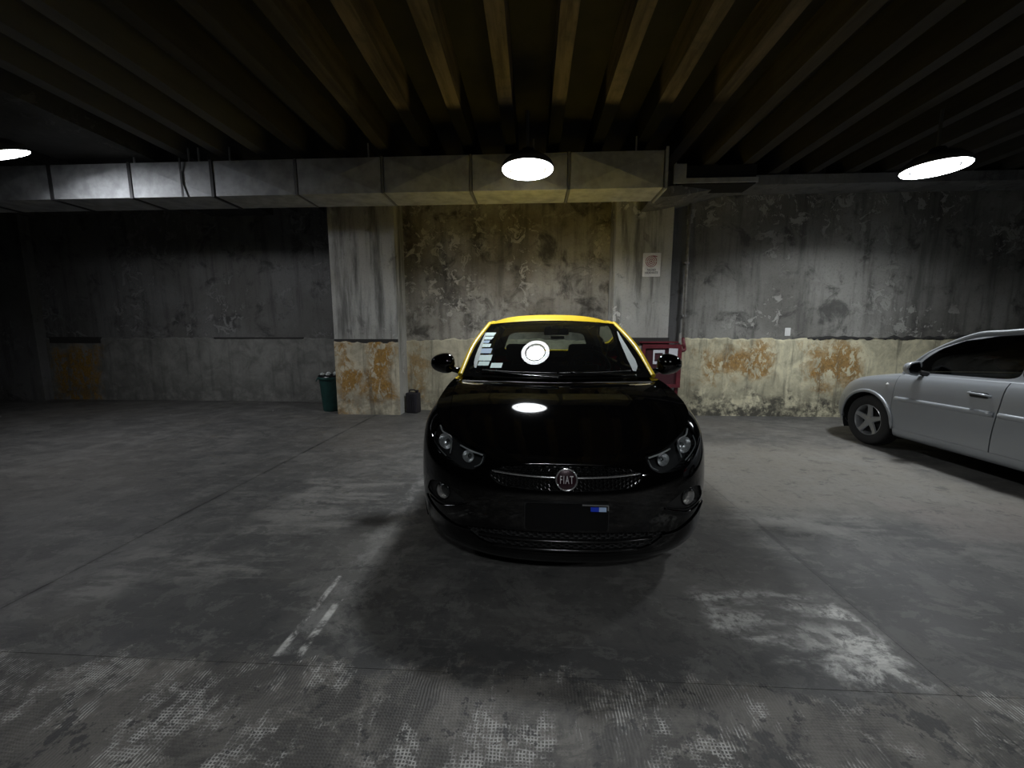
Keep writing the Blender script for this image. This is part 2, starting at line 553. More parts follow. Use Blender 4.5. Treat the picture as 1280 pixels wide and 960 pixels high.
def floor_mat():
    n = Nodes('worn_concrete_floor'); X, Y, Z = n.xyz()
    P = n.pos()
    big = n.noise(.55, 4, .6, P); mid = n.noise(2.2, 6, .66, P, .4); fine = n.noise(22, 5, .72, P); grit = n.noise(140, 3, .7, P)
    drag = n.noise(1., 5, .65, n.scaled((1.4, 5., 1), (3, 1, 0)))       # scuffs left by cars backing in and out
    drag2 = n.noise(1., 5, .65, n.scaled((6., 1.2, 1), (8, 2, 0)))
    dark = (.062, .062, .061); base = (.100, .098, .094); light = (.21, .205, .19); bright = (.78, .77, .73)
    col = n.mix(n.step(mid, .36, .66), base, dark)
    col = n.mix(n.math('MULTIPLY', n.step(big, .42, .68), .6), col, (.135, .126, .112))
    col = n.mix(n.math('MULTIPLY', n.step(drag, .54, .72), .45), col, light)
    ax = (X, Y)
    def add(c, cx, cy, hx, hy, tint, amt, soft=.05, warp=.3, wear=None):
        m = n.boxmask(cx, cy, hx, hy, soft, warp, mid, ax)
        if wear is not None: m = n.math('MULTIPLY', m, wear)
        return n.mix(n.math('MULTIPLY', m, amt), c, tint)
    scr = n.step(drag, .44, .60); scr2 = n.step(drag2, .42, .60); flk = n.step(n.noise(7, 7, .75, P, .4), .44, .58)
    scr3 = n.step(n.noise(1., 6, .7, n.scaled((2.2, 9., 1), (1, 4, 0), n.scaled((1, 1, 1)))), .45, .56)
    # pale scuffed zones
    col = add(col, -1.45, 2.75, .55, .50, light, .75, .10, .55, scr)
    col = add(col, -1.95, 1.85, .42, .22, light, .8, .06, .5, scr3)
    col = add(col, -.86, 2.0, .12, .8, light, .6, .05, .25, flk)
    col = add(col, 2.5, 3.7, 1.3, .9, (.215, .20, .172), .8, .3, .8, None)
    col = add(col, 1.9, 2.62, .55, .14, light, .8, .06, .35, scr)
    col = add(col, 3.3, 4.1, .5, .10, light, .8, .06, .4, scr3)
    col = add(col, 3.2, 2.75, .5, .3, (.19, .165, .15), .5, .1, .5, None)
    # dark oily zones in the parking bays
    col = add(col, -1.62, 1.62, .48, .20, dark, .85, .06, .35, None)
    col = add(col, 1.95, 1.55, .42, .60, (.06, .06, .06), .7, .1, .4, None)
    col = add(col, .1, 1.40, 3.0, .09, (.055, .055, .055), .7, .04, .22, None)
    # dirt packed into the joints
    col = add(col, -2.55, 4.0, .022, 3.2, (.03, .03, .03), .8, .02, .06, n.step(n.noise(1.3, 5, .6, P), .36, .52))
    col = add(col, 1.58, 2.1, .012, .6, (.035, .035, .035), .7, .012, .05, None)
    # strongly scraped patch on the right bay and the painted bay lines
    col = add(col, 1.16, 1.66, .33, .20, bright, .85, .05, .45, n.math('MULTIPLY', scr, n.step(fine, .35, .6)))
    col = add(col, 1.36, 1.50, .15, .14, bright, .7, .05, .3, flk)
    col = add(col, -.99, 2.55, .055, 1.17, (.33, .33, .315), .45, .012, .12, n.step(n.noise(6, 8, .82, P, .3), .47, .60))
    col = add(col, -.950, 1.54, .017, .18, bright, .8, .006, .02, flk)
    col = add(col, -1.040, 1.64, .014, .27, bright, .8, .006, .02, flk)
    # fine wear all over: flaked laitance, tyre scuffs, pits
    fl1 = n.noise(1.7, 10, .74, P, .5); fl2 = n.noise(4.6, 9, .76, n.scaled((1, 1.6, 1), (7, 2, 0)), .4)
    col = n.mix(n.math('MULTIPLY', n.step(fl1, .515, .545), .24), col, light)
    col = n.mix(n.math('MULTIPLY', n.step(fl2, .545, .575), .32), col, light)
    col = n.mix(n.math('MULTIPLY', n.step(fl2, .43, .40), .55), col, (.045, .045, .045))
    sc1 = n.noise(1., 8, .75, n.scaled((1.1, 16., 1), (5, 3, 0))); sc2 = n.noise(1., 8, .75, n.scaled((15., .9, 1), (2, 6, 0)))
    col = n.mix(n.math('MULTIPLY', n.step(sc1, .58, .66), .38), col, light)
    col = n.mix(n.math('MULTIPLY', n.step(sc2, .58, .66), .30), col, (.05, .05, .05))
    # rough driveway in front: scored cement, worn pale on the ridges
    drive = n.step(n.math('ADD', Y, n.math('MULTIPLY', n.math('SUBTRACT', n.noise(3.2, 8, .72, P, .3), .5), .75)), 1.36, 1.30)
    wob = n.math('MULTIPLY', n.math('SUBTRACT', n.noise(9, 3, .5, P), .5), .022)
    gx = n.math('SINE', n.math('MULTIPLY', n.math('ADD', X, wob), 2*math.pi/.0118)); gy = n.math('SINE', n.math('MULTIPLY', n.math('ADD', Y, wob), 2*math.pi/.0105))
    which = n.step(n.noise(1.9, 3, .5, n.scaled((1, 1, 1), (4, 4, 0))), .46, .54)
    gyw = n.math('SUBTRACT', n.math('MULTIPLY', gy, which), n.math('SUBTRACT', 1., which))
    ridge = n.math('MULTIPLY', n.math('ADD', n.math('MAXIMUM', gx, gyw), 1.), .5)
    wear = n.step(n.math('ADD', n.noise(2.3, 8, .74, n.scaled((1.9, .7, 1), (2, 9, 0)), .3), n.math('MULTIPLY', n.math('SUBTRACT', fl2, .5), .5)), .50, .62)
    patchy = n.step(fine, .36, .58)
    rough_c = n.mix(n.step(fl1, .44, .56), (.085, .081, .075), (.155, .146, .132))
    rough_c = n.mix(n.math('MULTIPLY', n.step(fl2, .53, .58), .45), rough_c, (.24, .225, .20))
    rough_c = n.mix(n.math('MULTIPLY', n.math('MULTIPLY', wear, patchy), n.step(ridge, .42, .95)), rough_c, (.58, .57, .54))
    rough_c = n.mix(n.math('MULTIPLY', n.step(n.noise(4.2, 6, .72, P), .57, .60), .85), rough_c, (.05, .05, .05))
    rough_c = n.mix(n.math('MULTIPLY', n.step(n.noise(16, 4, .7, P), .60, .64), .8), rough_c, (.04, .04, .04))
    col = n.mix(drive, col, rough_c)
    col = n.mix(n.math('MULTIPLY', n.step(fine, .48, .75), .45), col, (.05, .05, .05))
    col = n.mix(n.math('MULTIPLY', n.step(grit, .6, .8), .25), col, light)
    n.put(n.b.inputs['Base Color'], col)
    n.put(n.b.inputs['Roughness'], n.math('ADD', n.math('MULTIPLY', mid, .35), .36, clamp=True))
    n.b.inputs['Specular IOR Level'].default_value = .4
    h = n.math('ADD', n.math('MULTIPLY', fine, .5), n.math('MULTIPLY', mid, .8))
    h = n.math('ADD', h, n.math('MULTIPLY', n.math('MULTIPLY', drive, ridge), .22))
    n.bump(h, .5, .010)
    return n.m

def joist_mat():
    """board-marked concrete, brown up to a line across the joists, black beyond it"""
    n = Nodes('joist_concrete'); X, Y, Z = n.xyz(); P = n.pos()
    ln = n.noise(1., 5, .65, n.scaled((9, .9, 9))); mid = n.noise(2.4, 5, .65, P); fine = n.noise(30, 4, .7, P)
    col = n.mix(n.step(ln, .35, .68), (.125, .102, .076), (.055, .045, .034))
    col = n.mix(n.math('MULTIPLY', n.step(mid, .5, .7), .7), col, (.05, .047, .04))
    col = n.mix(n.math('MULTIPLY', n.step(fine, .55, .8), .5), col, (.035, .031, .026))
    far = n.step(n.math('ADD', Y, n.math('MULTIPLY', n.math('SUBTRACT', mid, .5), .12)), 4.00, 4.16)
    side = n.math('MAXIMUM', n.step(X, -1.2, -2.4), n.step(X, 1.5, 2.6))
    col = n.mix(n.math('MULTIPLY', side, .85), col, n.mix(ln, (.045, .045, .045), (.025, .025, .025)))  # outer joists grey and darker: fall-off of the light put into the colour
    col = n.mix(n.math('MULTIPLY', n.step(X, -2.9, -3.5), .8), col, n.mix(ln, (.15, .15, .15), (.09, .09, .09)))  # far-left joists paler: glow of the left lamp painted into the concrete
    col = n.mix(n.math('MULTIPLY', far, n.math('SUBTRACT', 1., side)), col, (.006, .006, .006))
    n.put(n.b.inputs['Base Color'], col); n.b.inputs['Roughness'].default_value = .92
    n.b.inputs['Specular IOR Level'].default_value = .1
    n.bump(n.math('ADD', ln, n.math('MULTIPLY', fine, .4)), .4, .01)
    return n.m

M = {}
M['floor'] = floor_mat()
M['joint'] = plain('joint_dirt', (.03, .03, .03), .95)
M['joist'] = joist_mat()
M['slab'] = plain('ceiling_slab', (.012, .011, .009), .95, noise=.5, nscale=3)
M['soffit'] = plaster('soffit_concrete', (.07, .07, .07), (.025, .025, .025), (.045, .045, .045), .3, .3, 4.)
M['girder'] = plaster('girder_concrete', (.20, .20, .20), (.06, .06, .06), (.13, .13, .13), .3, .6, 3.)
M['wall_centre'] = plaster('plaster_centre', (.46, .435, .38), (.050, .045, .038), (.20, .175, .135), 1.0, .5, 1.)
M['wall_right'] = plaster('plaster_right', (.33, .325, .30), (.045, .045, .043), (.17, .165, .15), .55, .55, 7.)
M['wall_left'] = plaster('plaster_left', (.19, .19, .185), (.04, .04, .04), (.13, .128, .12), .6, .5, 13.)
M['column'] = plaster('plaster_column', (.55, .55, .52), (.12, .12, .11), (.38, .37, .34), .0, .9, 21.)
M['far_wall'] = plaster('plaster_far', (.16, .16, .16), (.05, .05, .05), (.11, .11, .10), .4, .5, 31.)
M['low_right'] = wainscot_mat('wainscot_right', (.74, .69, .49), (.40, .22, .055), (.06, .058, .05), .95, 2., .9, ((3.15, .82, .50, .26), (4.75, .84, .42, .26)))
M['low_centre'] = wainscot_mat('wainscot_centre', (.62, .57, .42), (.40, .23, .06), (.09, .085, .07), .6, 5., .7, ((-1.95, .7, .08, .5), ))
M['low_column'] = wainscot_mat('wainscot_column', (.66, .60, .45), (.42, .23, .05), (.10, .09, .07), .5, 9., .95, ((-3.03, .68, .17, .56), (-2.45, .75, .20, .5)))
M['low_left'] = wainscot_mat('wainscot_left', (.25, .25, .23), (.36, .21, .035), (.08, .08, .075), .5, 11., .95, ((-9.15, .52, .48, .55), ))
M['gap'] = plain('recess_dark', (.035, .034, .032), .95)
M['galv'] = plain('galvanised_sheet', (.40, .41, .42), .72, .5, noise=.22, nscale=6)
M['galv_old'] = plain('aged_sheet', (.22, .22, .22), .6, .6)
M['galv_dark'] = plain('dark_flange', (.04, .04, .042), .6, .3)
M['rod'] = plain('hanger_steel', (.35, .35, .35), .5, .7)
M['lamp_on'] = plain('lamp_diffuser', (.9, .9, .9), .5, emit=((.93, .97, 1.0), LAMP_POWER))
M['lamp_low'] = plain('lamp_diffuser_dim', (.9, .9, .9), .5, emit=((.93, .95, 1.0), LAMP_POWER*.52))
M['lamp_rim'] = plain('lamp_rim_glow', (.85, .85, .85), .5, emit=((.93, .97, 1.0), 13.))
M['lamp_wall'] = plain('lamp_recess', (.55, .55, .55), .6)
M['lamp_body'] = plain('lamp_housing', (.06, .06, .06), .5)
# cars
M['black'] = plain('black_paint', (.0015, .0015, .0016), .045, 0, 0., .5)
M['yellow'] = plain('yellow_paint', (.72, .50, .018), .35, 0, .2, .5)
M['silver'] = plain('silver_paint', (.355, .375, .40), .38, .45, .5, .5)
M['plastic'] = plain('black_plastic', (.012, .012, .012), .55)
M['lamp_bucket'] = plain('lamp_bucket', (.045, .045, .047), .25, .2)
M['gloss_plastic'] = plain('gloss_black_plastic', (.006, .006, .006), .18)
M['grey_plastic'] = plain('grey_plastic', (.11, .115, .12), .5)
M['under'] = plain('underbody', (.008, .008, .008), .9)
M['chrome'] = plain('chrome', (.82, .82, .83), .16, .9)
M['satin'] = plain('satin_metal', (.42, .43, .44), .35, .9)
M['bowl'] = plain('reflector_bowl', (.70, .71, .72), .25, .75)
M['strip'] = plain('bright_bezel', (.75, .76, .77), .3, .3)
M['strip_dim'] = plain('dull_bezel', (.30, .31, .32), .35, .3)
M['rim'] = plain('alloy_paint', (.40, .41, .42), .35, .7)
M['rim_dark'] = plain('dark_alloy', (.12, .12, .12), .4, .6)
M['tire'] = plain('tire_rubber', (.017, .017, .017), .85)
M['glass'] = glass_mat('windscreen_glass', (.62, .68, .66), .0, 1.55, .006)
M['glass_dark'] = glass_mat('tinted_side_glass', (.10, .11, .115), .0, 1.5)
M['lens'] = glass_mat('clear_lens', (.88, .9, .9), .0, 1.45)
M['frit'] = plain('black_frit', (.004, .004, .004), .08)
M['fabric'] = plain('seat_fabric', (.035, .035, .037), .95)
M['trim'] = plain('pale_edge_strip', (.42, .46, .45), .8)
M['dash'] = plain('dashboard_plastic', (.03, .033, .036), .5)
M['white'] = plain('white_card', (.70, .74, .73), .7)
M['mint'] = plain('pale_sticker', (.55, .68, .66), .6)
M['bluecard'] = plain('blue_grey_sticker', (.30, .40, .52), .6)
M['redcard'] = plain('red_print', (.45, .05, .06), .6)
M['yellowcard'] = plain('pale_yellow_sticker', (.75, .78, .25), .6)
M['plate_black'] = plain('plate_black', (.004, .004, .004), .8, spec=.15)
M['plate_blue'] = plain('plate_blue', (.01, .05, .62), .4)
M['plate_pale'] = plain('plate_pale_blue', (.45, .60, .85), .4)
M['letter_white'] = plain('pale_letter_metal', (.62, .60, .61), .4, .2)
M['emblem_red'] = plain('emblem_dark_red', (.030, .010, .015), .25, .3, .3)
M['amber'] = plain('clear_marker', (.6, .6, .58), .2)
M['taillight'] = plain('red_lens', (.35, .01, .012), .2)
M['mirror'] = plain('mirror_silver', (.6, .62, .63), .03, 1.)
# props
M['bin'] = plain('dark_green_plastic', (.012, .055, .048), .45, noise=.2, nscale=12)
M['bag'] = plain('bin_bag', (.010, .010, .011), .3)
M['litter'] = plain('pale_litter', (.62, .66, .64), .6)
M['can'] = plain('dark_purple_plastic', (.022, .020, .026), .5)
M['red'] = plain('fire_red', (.12, .014, .022), .5, noise=.3, nscale=8)
M['dark_red'] = plain('dark_red_panel', (.055, .012, .018), .5)
M['paper'] = plain('white_paper', (.72, .73, .78), .8)
M['pipe'] = plain('grey_conduit', (.30, .29, .27), .6, noise=.3, nscale=14)
M['sign'] = plain('sign_white', (.88, .87, .86), .5, noise=.06, nscale=20)
M['ink'] = plain('black_ink', (.02, .02, .022), .6)
M['sign_red'] = plain('sign_red', (.34, .06, .09), .6)
M['switch'] = plain('white_switch', (.75, .75, .73), .5)

# ----------------------------------------------------------------------------
# the garage: floor, ceiling, walls
# ----------------------------------------------------------------------------
ZJ, ZS = 3.55, 3.87            # joist soffit, slab soffit
X0, X1, Y0 = -13.5, 12.5, -9.0

base = tag(mk('floor', box(X0, X1, Y0, 7.6, -.12, -.012), M['joint']), 'dark worn concrete garage floor', 'floor', kind='structure')
xs = [X0, -10.8, -6.7, -2.55, 1.565, 5.7, 9.8, X1]; ys = [Y0, -5.4, -2.0, 1.33, 7.6]
for i in range(len(xs)-1):
    for j in range(len(ys)-1):
        g = .0025; gy = .0012
        s = mk('floor_slab', box(xs[i]+(.001 if i == 4 else g), xs[i+1]-(.001 if i == 3 else g), ys[j]+gy, ys[j+1]-gy, -.012, 0), M['floor'], base)

ceil = tag(mk('ceiling', box(X0, X1, Y0, 7.6, ZS, ZS+.12), M['slab']), 'dark ceiling slab over concrete joists', 'ceiling', kind='structure')
def joist_mesh(x, y0, y1, w=.138, seed=0):
    r = np.random.RandomState(seed); n = 26; V = []; F = []
    for k in range(n):
        y = y0+(y1-y0)*k/(n-1)
        for (dx, z) in ((-w/2, ZS), (-w/2, ZJ), (w/2, ZJ), (w/2, ZS)):
            j = .004 if z == ZJ else 0
            V.append((x+dx+r.uniform(-j, j), y, z+r.uniform(-j, j)))
    for k in range(n-1):
        a, b = k*4, k*4+4
        F += [(a, b, b+1, a+1), (a+1, b+1, b+2, a+2), (a+2, b+2, b+3, a+3)]
    return V, F
k = 0
for i in range(-26, 24):
    x = .245+.52*i
    if x < X0+.2 or x > X1-.2 or -6.1 < x < -4.7: continue
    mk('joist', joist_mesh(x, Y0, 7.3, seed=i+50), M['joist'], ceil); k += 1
mk('flat_soffit', box(-6.02, -4.83, Y0, 7.3, 3.51, ZS), M['soffit'], ceil)

def ragged_band(x0, x1, yf, yb, ztop, seed, amp=.03):
    """lower wall band standing proud of the wall, with a broken upper edge"""
    r = np.random.RandomState(seed); n = max(6, int((x1-x0)/.045)); V = []; F = []
    e = np.zeros(n)
    for _ in range(4): e += np.convolve(r.uniform(-1, 1, n), np.ones(2+3*_)/(2+3*_), 'same')
    e = e/np.abs(e).max()*amp
    for k in range(n):
        x = x0+(x1-x0)*k/(n-1); z = ztop+e[k]
        V += [(x, yf, -.02), (x, yf+r.uniform(-.002, .002), z-.02), (x, yf+.010, z), (x, yb, z)]
    for k in range(n-1):
        a, b = k*4, k*4+4
        for q in range(3): F.append((a+q, b+q, b+q+1, a+q+1))
    F.append((3, 2, 1, 0)); m = (n-1)*4; F.append((m, m+1, m+2, m+3))
    return V, F

def wall(name, x0, x1, y, mat, label, low=None, ztop=1.24, gap=False, yb=None):
    w = tag(mk(name, box(x0, x1, y, yb or y+.35, -.02, ZS), mat), label, 'wall', kind='structure')
    if low:
        mk('wainscot', ragged_band(x0, x1, y-.022, y+.02, ztop, int(abs(x0*10))), low, w)
        if gap:
            mk('recess_line', box(x0, x1, y-.004, y+.004, ztop-.02, ztop+.045), M['gap'], w)
    return w

wall('wall_left', -13.5, -3.2, 7.25, M['wall_left'], 'dim grey plaster wall left of the columns with a dirty lower band', M['low_left'], 1.24)
wall('wall_column_left', -3.20, -2.15, 6.10, M['column'], 'pale plastered column with ochre paint flaking off its foot', M['low_column'], 1.19, True, 7.3)
wall('wall_centre', -2.15, 1.25, 6.53, M['wall_centre'], 'mouldy brown plaster wall behind the taxi', M['low_centre'], 1.22, False)
wall('wall_column_right', 1.25, 2.10, 6.12, M['column'], 'pale plastered column that carries the hose sign', None, 1.2, False, 6.9)
wall('wall_recess', 2.10, 2.36, 6.30, M['far_wall'], 'narrow dark strip of wall beside the sign column', None, yb=6.9)
wall('wall_right', 2.36, 12.5, 6.30, M['wall_right'], 'peeling grey plaster wall with cream and ochre lower band', M['low_right'], 1.25)
wall('wall_pier', -13.5, -9.72, 7.08, M['far_wall'], 'dark pier at the far left end of the wall', None, yb=7.25)
# foot of the right column: the plaster stops above a dark strip
mk('recess_line', box(1.25, 2.12, 6.112, 6.125, 1.14, 1.26), M['gap'], bpy.data.objects['wall_column_right'])
# dark horizontal crack and broken edge on the left wall
cr = bpy.data.objects['wall_left']
mk('broken_ledge', box(-9.62, -8.55, 7.215, 7.26, 1.14, 1.26), M['gap'], cr)
mk('broken_ledge', box(-6.2, -4.4, 7.222, 7.26, 1.225, 1.255), M['gap'], cr)
cr2 = bpy.data.objects['wall_right']
V, F = ragged_band(4.3, 7.4, 6.270, 6.31, 1.27, 5, .035)
rr_ = np.random.RandomState(3)
V = [(x, y, max(z, 1.235+rr_.uniform(-.02, .02))) for x, y, z in V]
mk('broken_ledge', (V, F), M['gap'], cr2)
# enclosing walls out of the picture
tag(mk('wall_side_left', box(X0-.3, X0, Y0, 7.6, 0, ZS), M['far_wall']), 'far left side wall of the garage', 'wall', kind='structure')
tag(mk('wall_side_right', box(X1, X1+.3, Y0, 7.6, 0, ZS), M['far_wall']), 'far right side wall of the garage', 'wall', kind='structure')
tag(mk('wall_rear', box(X0, X1, Y0-.3, Y0, 0, ZS), M['far_wall']), 'garage wall facing the parked cars', 'wall', kind='structure')

# beam along the head of the right wall
V, F = [], []
n = 40
for i in range(n):
    x = 1.60+(12.5-1.60)*(i/(n-1))**1.6
    s_ = min(1, max(0, (x-1.6)/1.5)); s_ = s_*s_*(3-2*s_)
    z = 3.14+.26*s_; y = 5.55+.35*s_
    V += [(x, y, z+.13), (x, y, z), (x, 6.31, z-.02*(1-s_)), (x, 6.31, z+.13)]
for i in range(n-1):
    a, b = i*4, i*4+4
    F += [(a, a+1, b+1, b), (a+1, a+2, b+2, b+1), (a+3, a, b, b+3)]
F.append((0, 3, 2, 1))
tag(mk('trim_1', (V, F), M['girder'], smooth=True, angle=40), 'bent concrete ledge along the head of the right wall', 'beam', kind='structure')

# ----------------------------------------------------------------------------
# ventilation duct
# ----------------------------------------------------------------------------
duct = tag(empty('ventilation_duct', (-2.7, 5.1, 3.02)), 'long galvanised sheet duct hung under the joists above the wall', 'duct')
DL = duct.location
def local(m, o): return np.asarray(m[0], float)-np.array(o), m[1]
jx = [-9.35, -8.27, -7.19, -6.12, -5.05, -3.98, -2.91, -1.83, -.75, .42, 1.54]
DZ0, DZ1, DY0, DY1 = 3.02, 3.43, 4.85, 5.32
for a, b in zip(jx[:-1], jx[1:]):
    a2, b2 = a+.022, b-.022; cx = (a2+b2)/2; cz = (DZ0+DZ1)/2
    V = [(a2, DY0, DZ0), (b2, DY0, DZ0), (b2, DY0, DZ1), (a2, DY0, DZ1), (cx, DY0-.034, cz),
         (a2, DY1, DZ0), (b2, DY1, DZ0), (b2, DY1, DZ1), (a2, DY1, DZ1), (cx, (DY0+DY1)/2, DZ0-.012)]
    F = [(0, 1, 4), (1, 2, 4), (2, 3, 4), (3, 0, 4), (0, 5, 9), (5, 6, 9), (6, 1, 9), (1, 0, 9), (3, 2, 7, 8), (5, 8, 7, 6), (0, 3, 8, 5), (1, 6, 7, 2)]
    mk('duct_section', local((V, F), DL), M['galv'], duct)
for q in jx:
    near = q < -3.5
    w = .038 if near else .026; p = .012 if near else .006
    outer = box(q-w/2, q+w/2, DY0-p, DY1+p, DZ0-p, DZ1+p)
    mk('flange', local(outer, DL), M['galv_dark'] if near else M['galv_old'], duct)
mk('end_cap', local(join(box(1.545, 1.565, DY0-.02, DY1+.02, DZ0-.02, DZ1+.03), box(1.53, 1.56, DY0-.026, DY0-.018, DZ0-.02, DZ1+.03)), DL), M['galv'], duct)
for q in (-5.0, -4.28, -4.15, -3.75, -2.0, .0, 1.2):
    mk('hanger_rod', local(tube([(q, DY0+.03, DZ1), (q, DY0+.03, ZJ+.05)], .011, 8), DL), M['rod'], duct)
mk('strap', local(box(-4.36, -4.335, DY0-.040, DY0-.034, DZ0-.01, DZ1+.03), DL), M['galv_dark'], duct)
# branch collar behind the end of the duct
br = tag(empty('duct_collar', (2.2, 5.75, 3.30)), 'open sheet metal collar beside the end of the long duct', 'duct')
mk('collar_side', local(box(1.86, 2.02, 5.50, 5.52, 3.30, 3.54), br.location), M['galv'], br)
mk('collar_sill', local(box(2.02, 2.95, 5.50, 5.52, 3.30, 3.36), br.location), M['galv'], br)
mk('collar_throat', local(join(box(2.02, 2.95, 5.56, 5.90, 3.30, 3.54)), br.location), M['under'], br)

# ----------------------------------------------------------------------------
# round ceiling lamps
# ----------------------------------------------------------------------------
def lamp(x, y, z, label, tilt=(0, 0), r=.265, on='lamp_on'):
    L = tag(empty('ceiling_lamp', (x, y, z)), label, 'lamp', 'round ceiling lamps')
    L.rotation_euler = (tilt[0], tilt[1], 0)
    q = r*.62
    mk('diffuser_ring', lathe([(r*.73, .004), (r*.75, -.006), (r*.86, -.010), (r*.98, -.004), (r, .004)], 56, caps=False), M['lamp_rim'], L, True)
    mk('recess_wall', lathe([(r*.73, .004), (q+.006, .004), (q+.004, .068)], 56, caps=False), M['lamp_wall'], L, True, 30)
    mk('diffuser_disc', lathe([(0, .052), (q*.5, .053), (q+.004, .064)], 56, caps=False), M[on], L, True)
    mk('housing', lathe([(r*1.0, .004), (r*1.02, .02), (r*.96, .06), (r*.70, .12), (.09, .14), (.06, .20), (0, .20)], 56, caps=False), M['lamp_body'], L, True)
    mk('stem', tube([(0, 0, .19), (0, 0, ZJ-z+.02 if abs(tilt[0]) < .1 else .22)], .014, 8), M['lamp_body'], L)
    return L
lamp(-.06, 4.24, 3.0, 'round glowing lamp hanging above the black taxi')
lamp(4.13, 4.43, 3.0, 'round glowing lamp hanging above the silver car')
lamp(-5.42, 3.85, 3.094, 'glowing lamp at the left edge in front of the duct', (math.radians(23), math.radians(-10)), on='lamp_low')
for i, x in enumerate((.3, 4.3)):
    lamp(x, -1.9, 3.0, ['round lamp behind the viewer in the middle', 'round lamp behind the viewer on the right'][i])

# ----------------------------------------------------------------------------
# things along the wall
# ----------------------------------------------------------------------------
# hose sign on the right column
sg = tag(empty('hose_sign', (1.80, 6.105, 2.355)), 'white sign with a red hose coil above two lines of lettering', 'sign')
mk('panel', rounded_plate(.265, .35, .008, .012), M['sign'], sg)
for k, r in enumerate((.080, .056, .032, .010)):
    a = np.linspace(0, 2*math.pi, 40, endpoint=False)
    mk('hose_coil', tube(np.stack([r*np.cos(a)-.01, np.full(40, -.003), r*np.sin(a)+.05], 1), .0045, 6, True), M['sign_red'], sg, True)
mk('hose_coil', tube([(-.01, -.003, .128), (.03, -.003, .13), (.075, -.003, .122)], .0062, 6), M['sign_red'], sg, True)
for t, z, s_ in (('NICHO', -.075, .046), ('HIDRANTE', -.118, .046)):
    V, F = text_mesh(t, s_, .001)
    V = np.stack([V[:, 0]*.86, -.0025-V[:, 2], V[:, 1]+z], 1)
    mk('lettering', (V, F), M['ink'], sg)

# red hydrant cabinet
cb = tag(empty('hydrant_cabinet', (1.98, 6.0, 0)), 'dark red hydrant cabinet with pinned papers at the column foot', 'cabinet')
mk('cabinet_body', local(box(1.70, 2.24, 5.97, 6.12, .52, 1.14), cb.location), M['dark_red'], cb)
mk('cabinet_frame', local(join(box(1.68, 2.26, 5.945, 5.975, 1.10, 1.16), box(1.68, 2.26, 5.945, 5.975, .50, .55), box(1.68, 1.72, 5.945, 5.975, .55, 1.10), box(2.20, 2.26, 5.945, 5.975, .55, 1.10)), cb.location), M['red'], cb)
mk('hood', local(join(box(1.66, 2.20, 5.93, 6.10, 1.18, 1.205)), cb.location), M['red'], cb)
for x in (1.74, 2.22):
    mk('leg', local(box(x-.02, x+.02, 5.99, 6.03, 0, .52), cb.location), M['red'], cb)
mk('notice_frame', local(join(box(1.84, 2.01, 5.955, 5.965, 1.03, 1.075), box(1.84, 2.01, 5.955, 5.965, .86, .90), box(1.84, 1.862, 5.955, 5.965, .90, 1.03), box(1.985, 2.01, 5.955, 5.965, .90, 1.03)), cb.location), M['paper'], cb)
mk('paper', local(rot(box(2.065, 2.195, 5.938, 5.943, .88, 1.10), math.radians(2), 'y', (2.13, 5.94, 1)), cb.location), M['paper'], cb)
mk('latch', local(box(1.885, 1.965, 5.956, 5.966, .905, .925), cb.location), M['plastic'], cb)

# conduit with red elbow
pp = tag(empty('wall_conduit', (2.33, 6.2, 1.2)), 'thin grey pipe beside the sign column ending in a red elbow', 'pipe')
mk('pipe', local(tube([(2.375, 6.24, 1.22), (2.375, 6.24, 3.38)], .020, 12), pp.location), M['pipe'], pp, True)
mk('stub_pipe', local(tube([(2.255, 6.03, 1.06), (2.255, 6.03, 1.33)], .019, 12), pp.location), M['pipe'], pp, True)
mk('elbow', local(tube(crom([(2.255, 6.03, 1.06), (2.33, 6.05, 1.07), (2.37, 6.14, 1.10), (2.376, 6.2, 1.17), (2.376, 6.235, 1.25)], 5), .027, 12), pp.location), M['red'], pp, True)
for z in (1.6, 2.4, 3.1):
    mk('clip', local(box(2.345, 2.405, 6.225, 6.30, z-.015, z+.015), pp.location), M['rod'], pp)

sw = tag(empty('wall_switch', (4.0, 6.295, 1.35)), 'small white switch plate above the ochre band of the right wall', 'switch')
mk('plate', rounded_plate(.085, .125, .008, .008), M['switch'], sw)
mk('rocker', move(rounded_plate(.035, .06, .006, .004), (0, -.005, 0)), M['switch'], sw)

# waste bin
bn = tag(empty('waste_bin', (-3.46, 6.42, 0)), 'dark green plastic waste bin full of rubbish beside the column', 'bin')
mk('bucket', lathe([(.150, 0), (.158, .02), (.195, .56), (.20, .575), (.19, .575), (.150, .03), (0, .03)], 40), M['bin'], bn, True, 35)
mk('rim', lathe([(.196, .55), (.218, .555), (.222, .578), (.21, .592), (.192, .588), (.188, .56)], 40, caps=False), M['bin'], bn, True, 50)
V, F = lathe([(.19, .56), (.205, .60), (.17, .63), (.10, .615), (0, .62)], 36, caps=False)
V = V+rng.normal(0, .008, V.shape); mk('bin_bag', (V, F), M['bag'], bn, True)
for (x, y, z, s_) in ((-.10, -.10, .635, .05), (.0, -.12, .63, .045), (-.03, -.02, .64, .05), (.09, -.05, .645, .045)):
    r_ = np.random.RandomState(int(abs(x*999)+y*77+3) % 1000)
    V, F = lathe([(0, -.5), (.35, -.42), (.6, 0), (.4, .35), (0, .5)], 9, caps=False)
    mk('litter', ((V*r_.uniform(.7, 1.3, V.shape))*s_*1.3+np.array([x, y, z]), F), M['litter'], bn)
for sgn in (-1, 1):
    mk('handle', tube(crom([(-.21*.7, sgn*.21*.7-.02, .57), (-.25*.7, sgn*.25*.7, .53), (-.21*.7-.02, sgn*.21*.7, .57)], 5), .008, 6), M['bin'], bn, True)

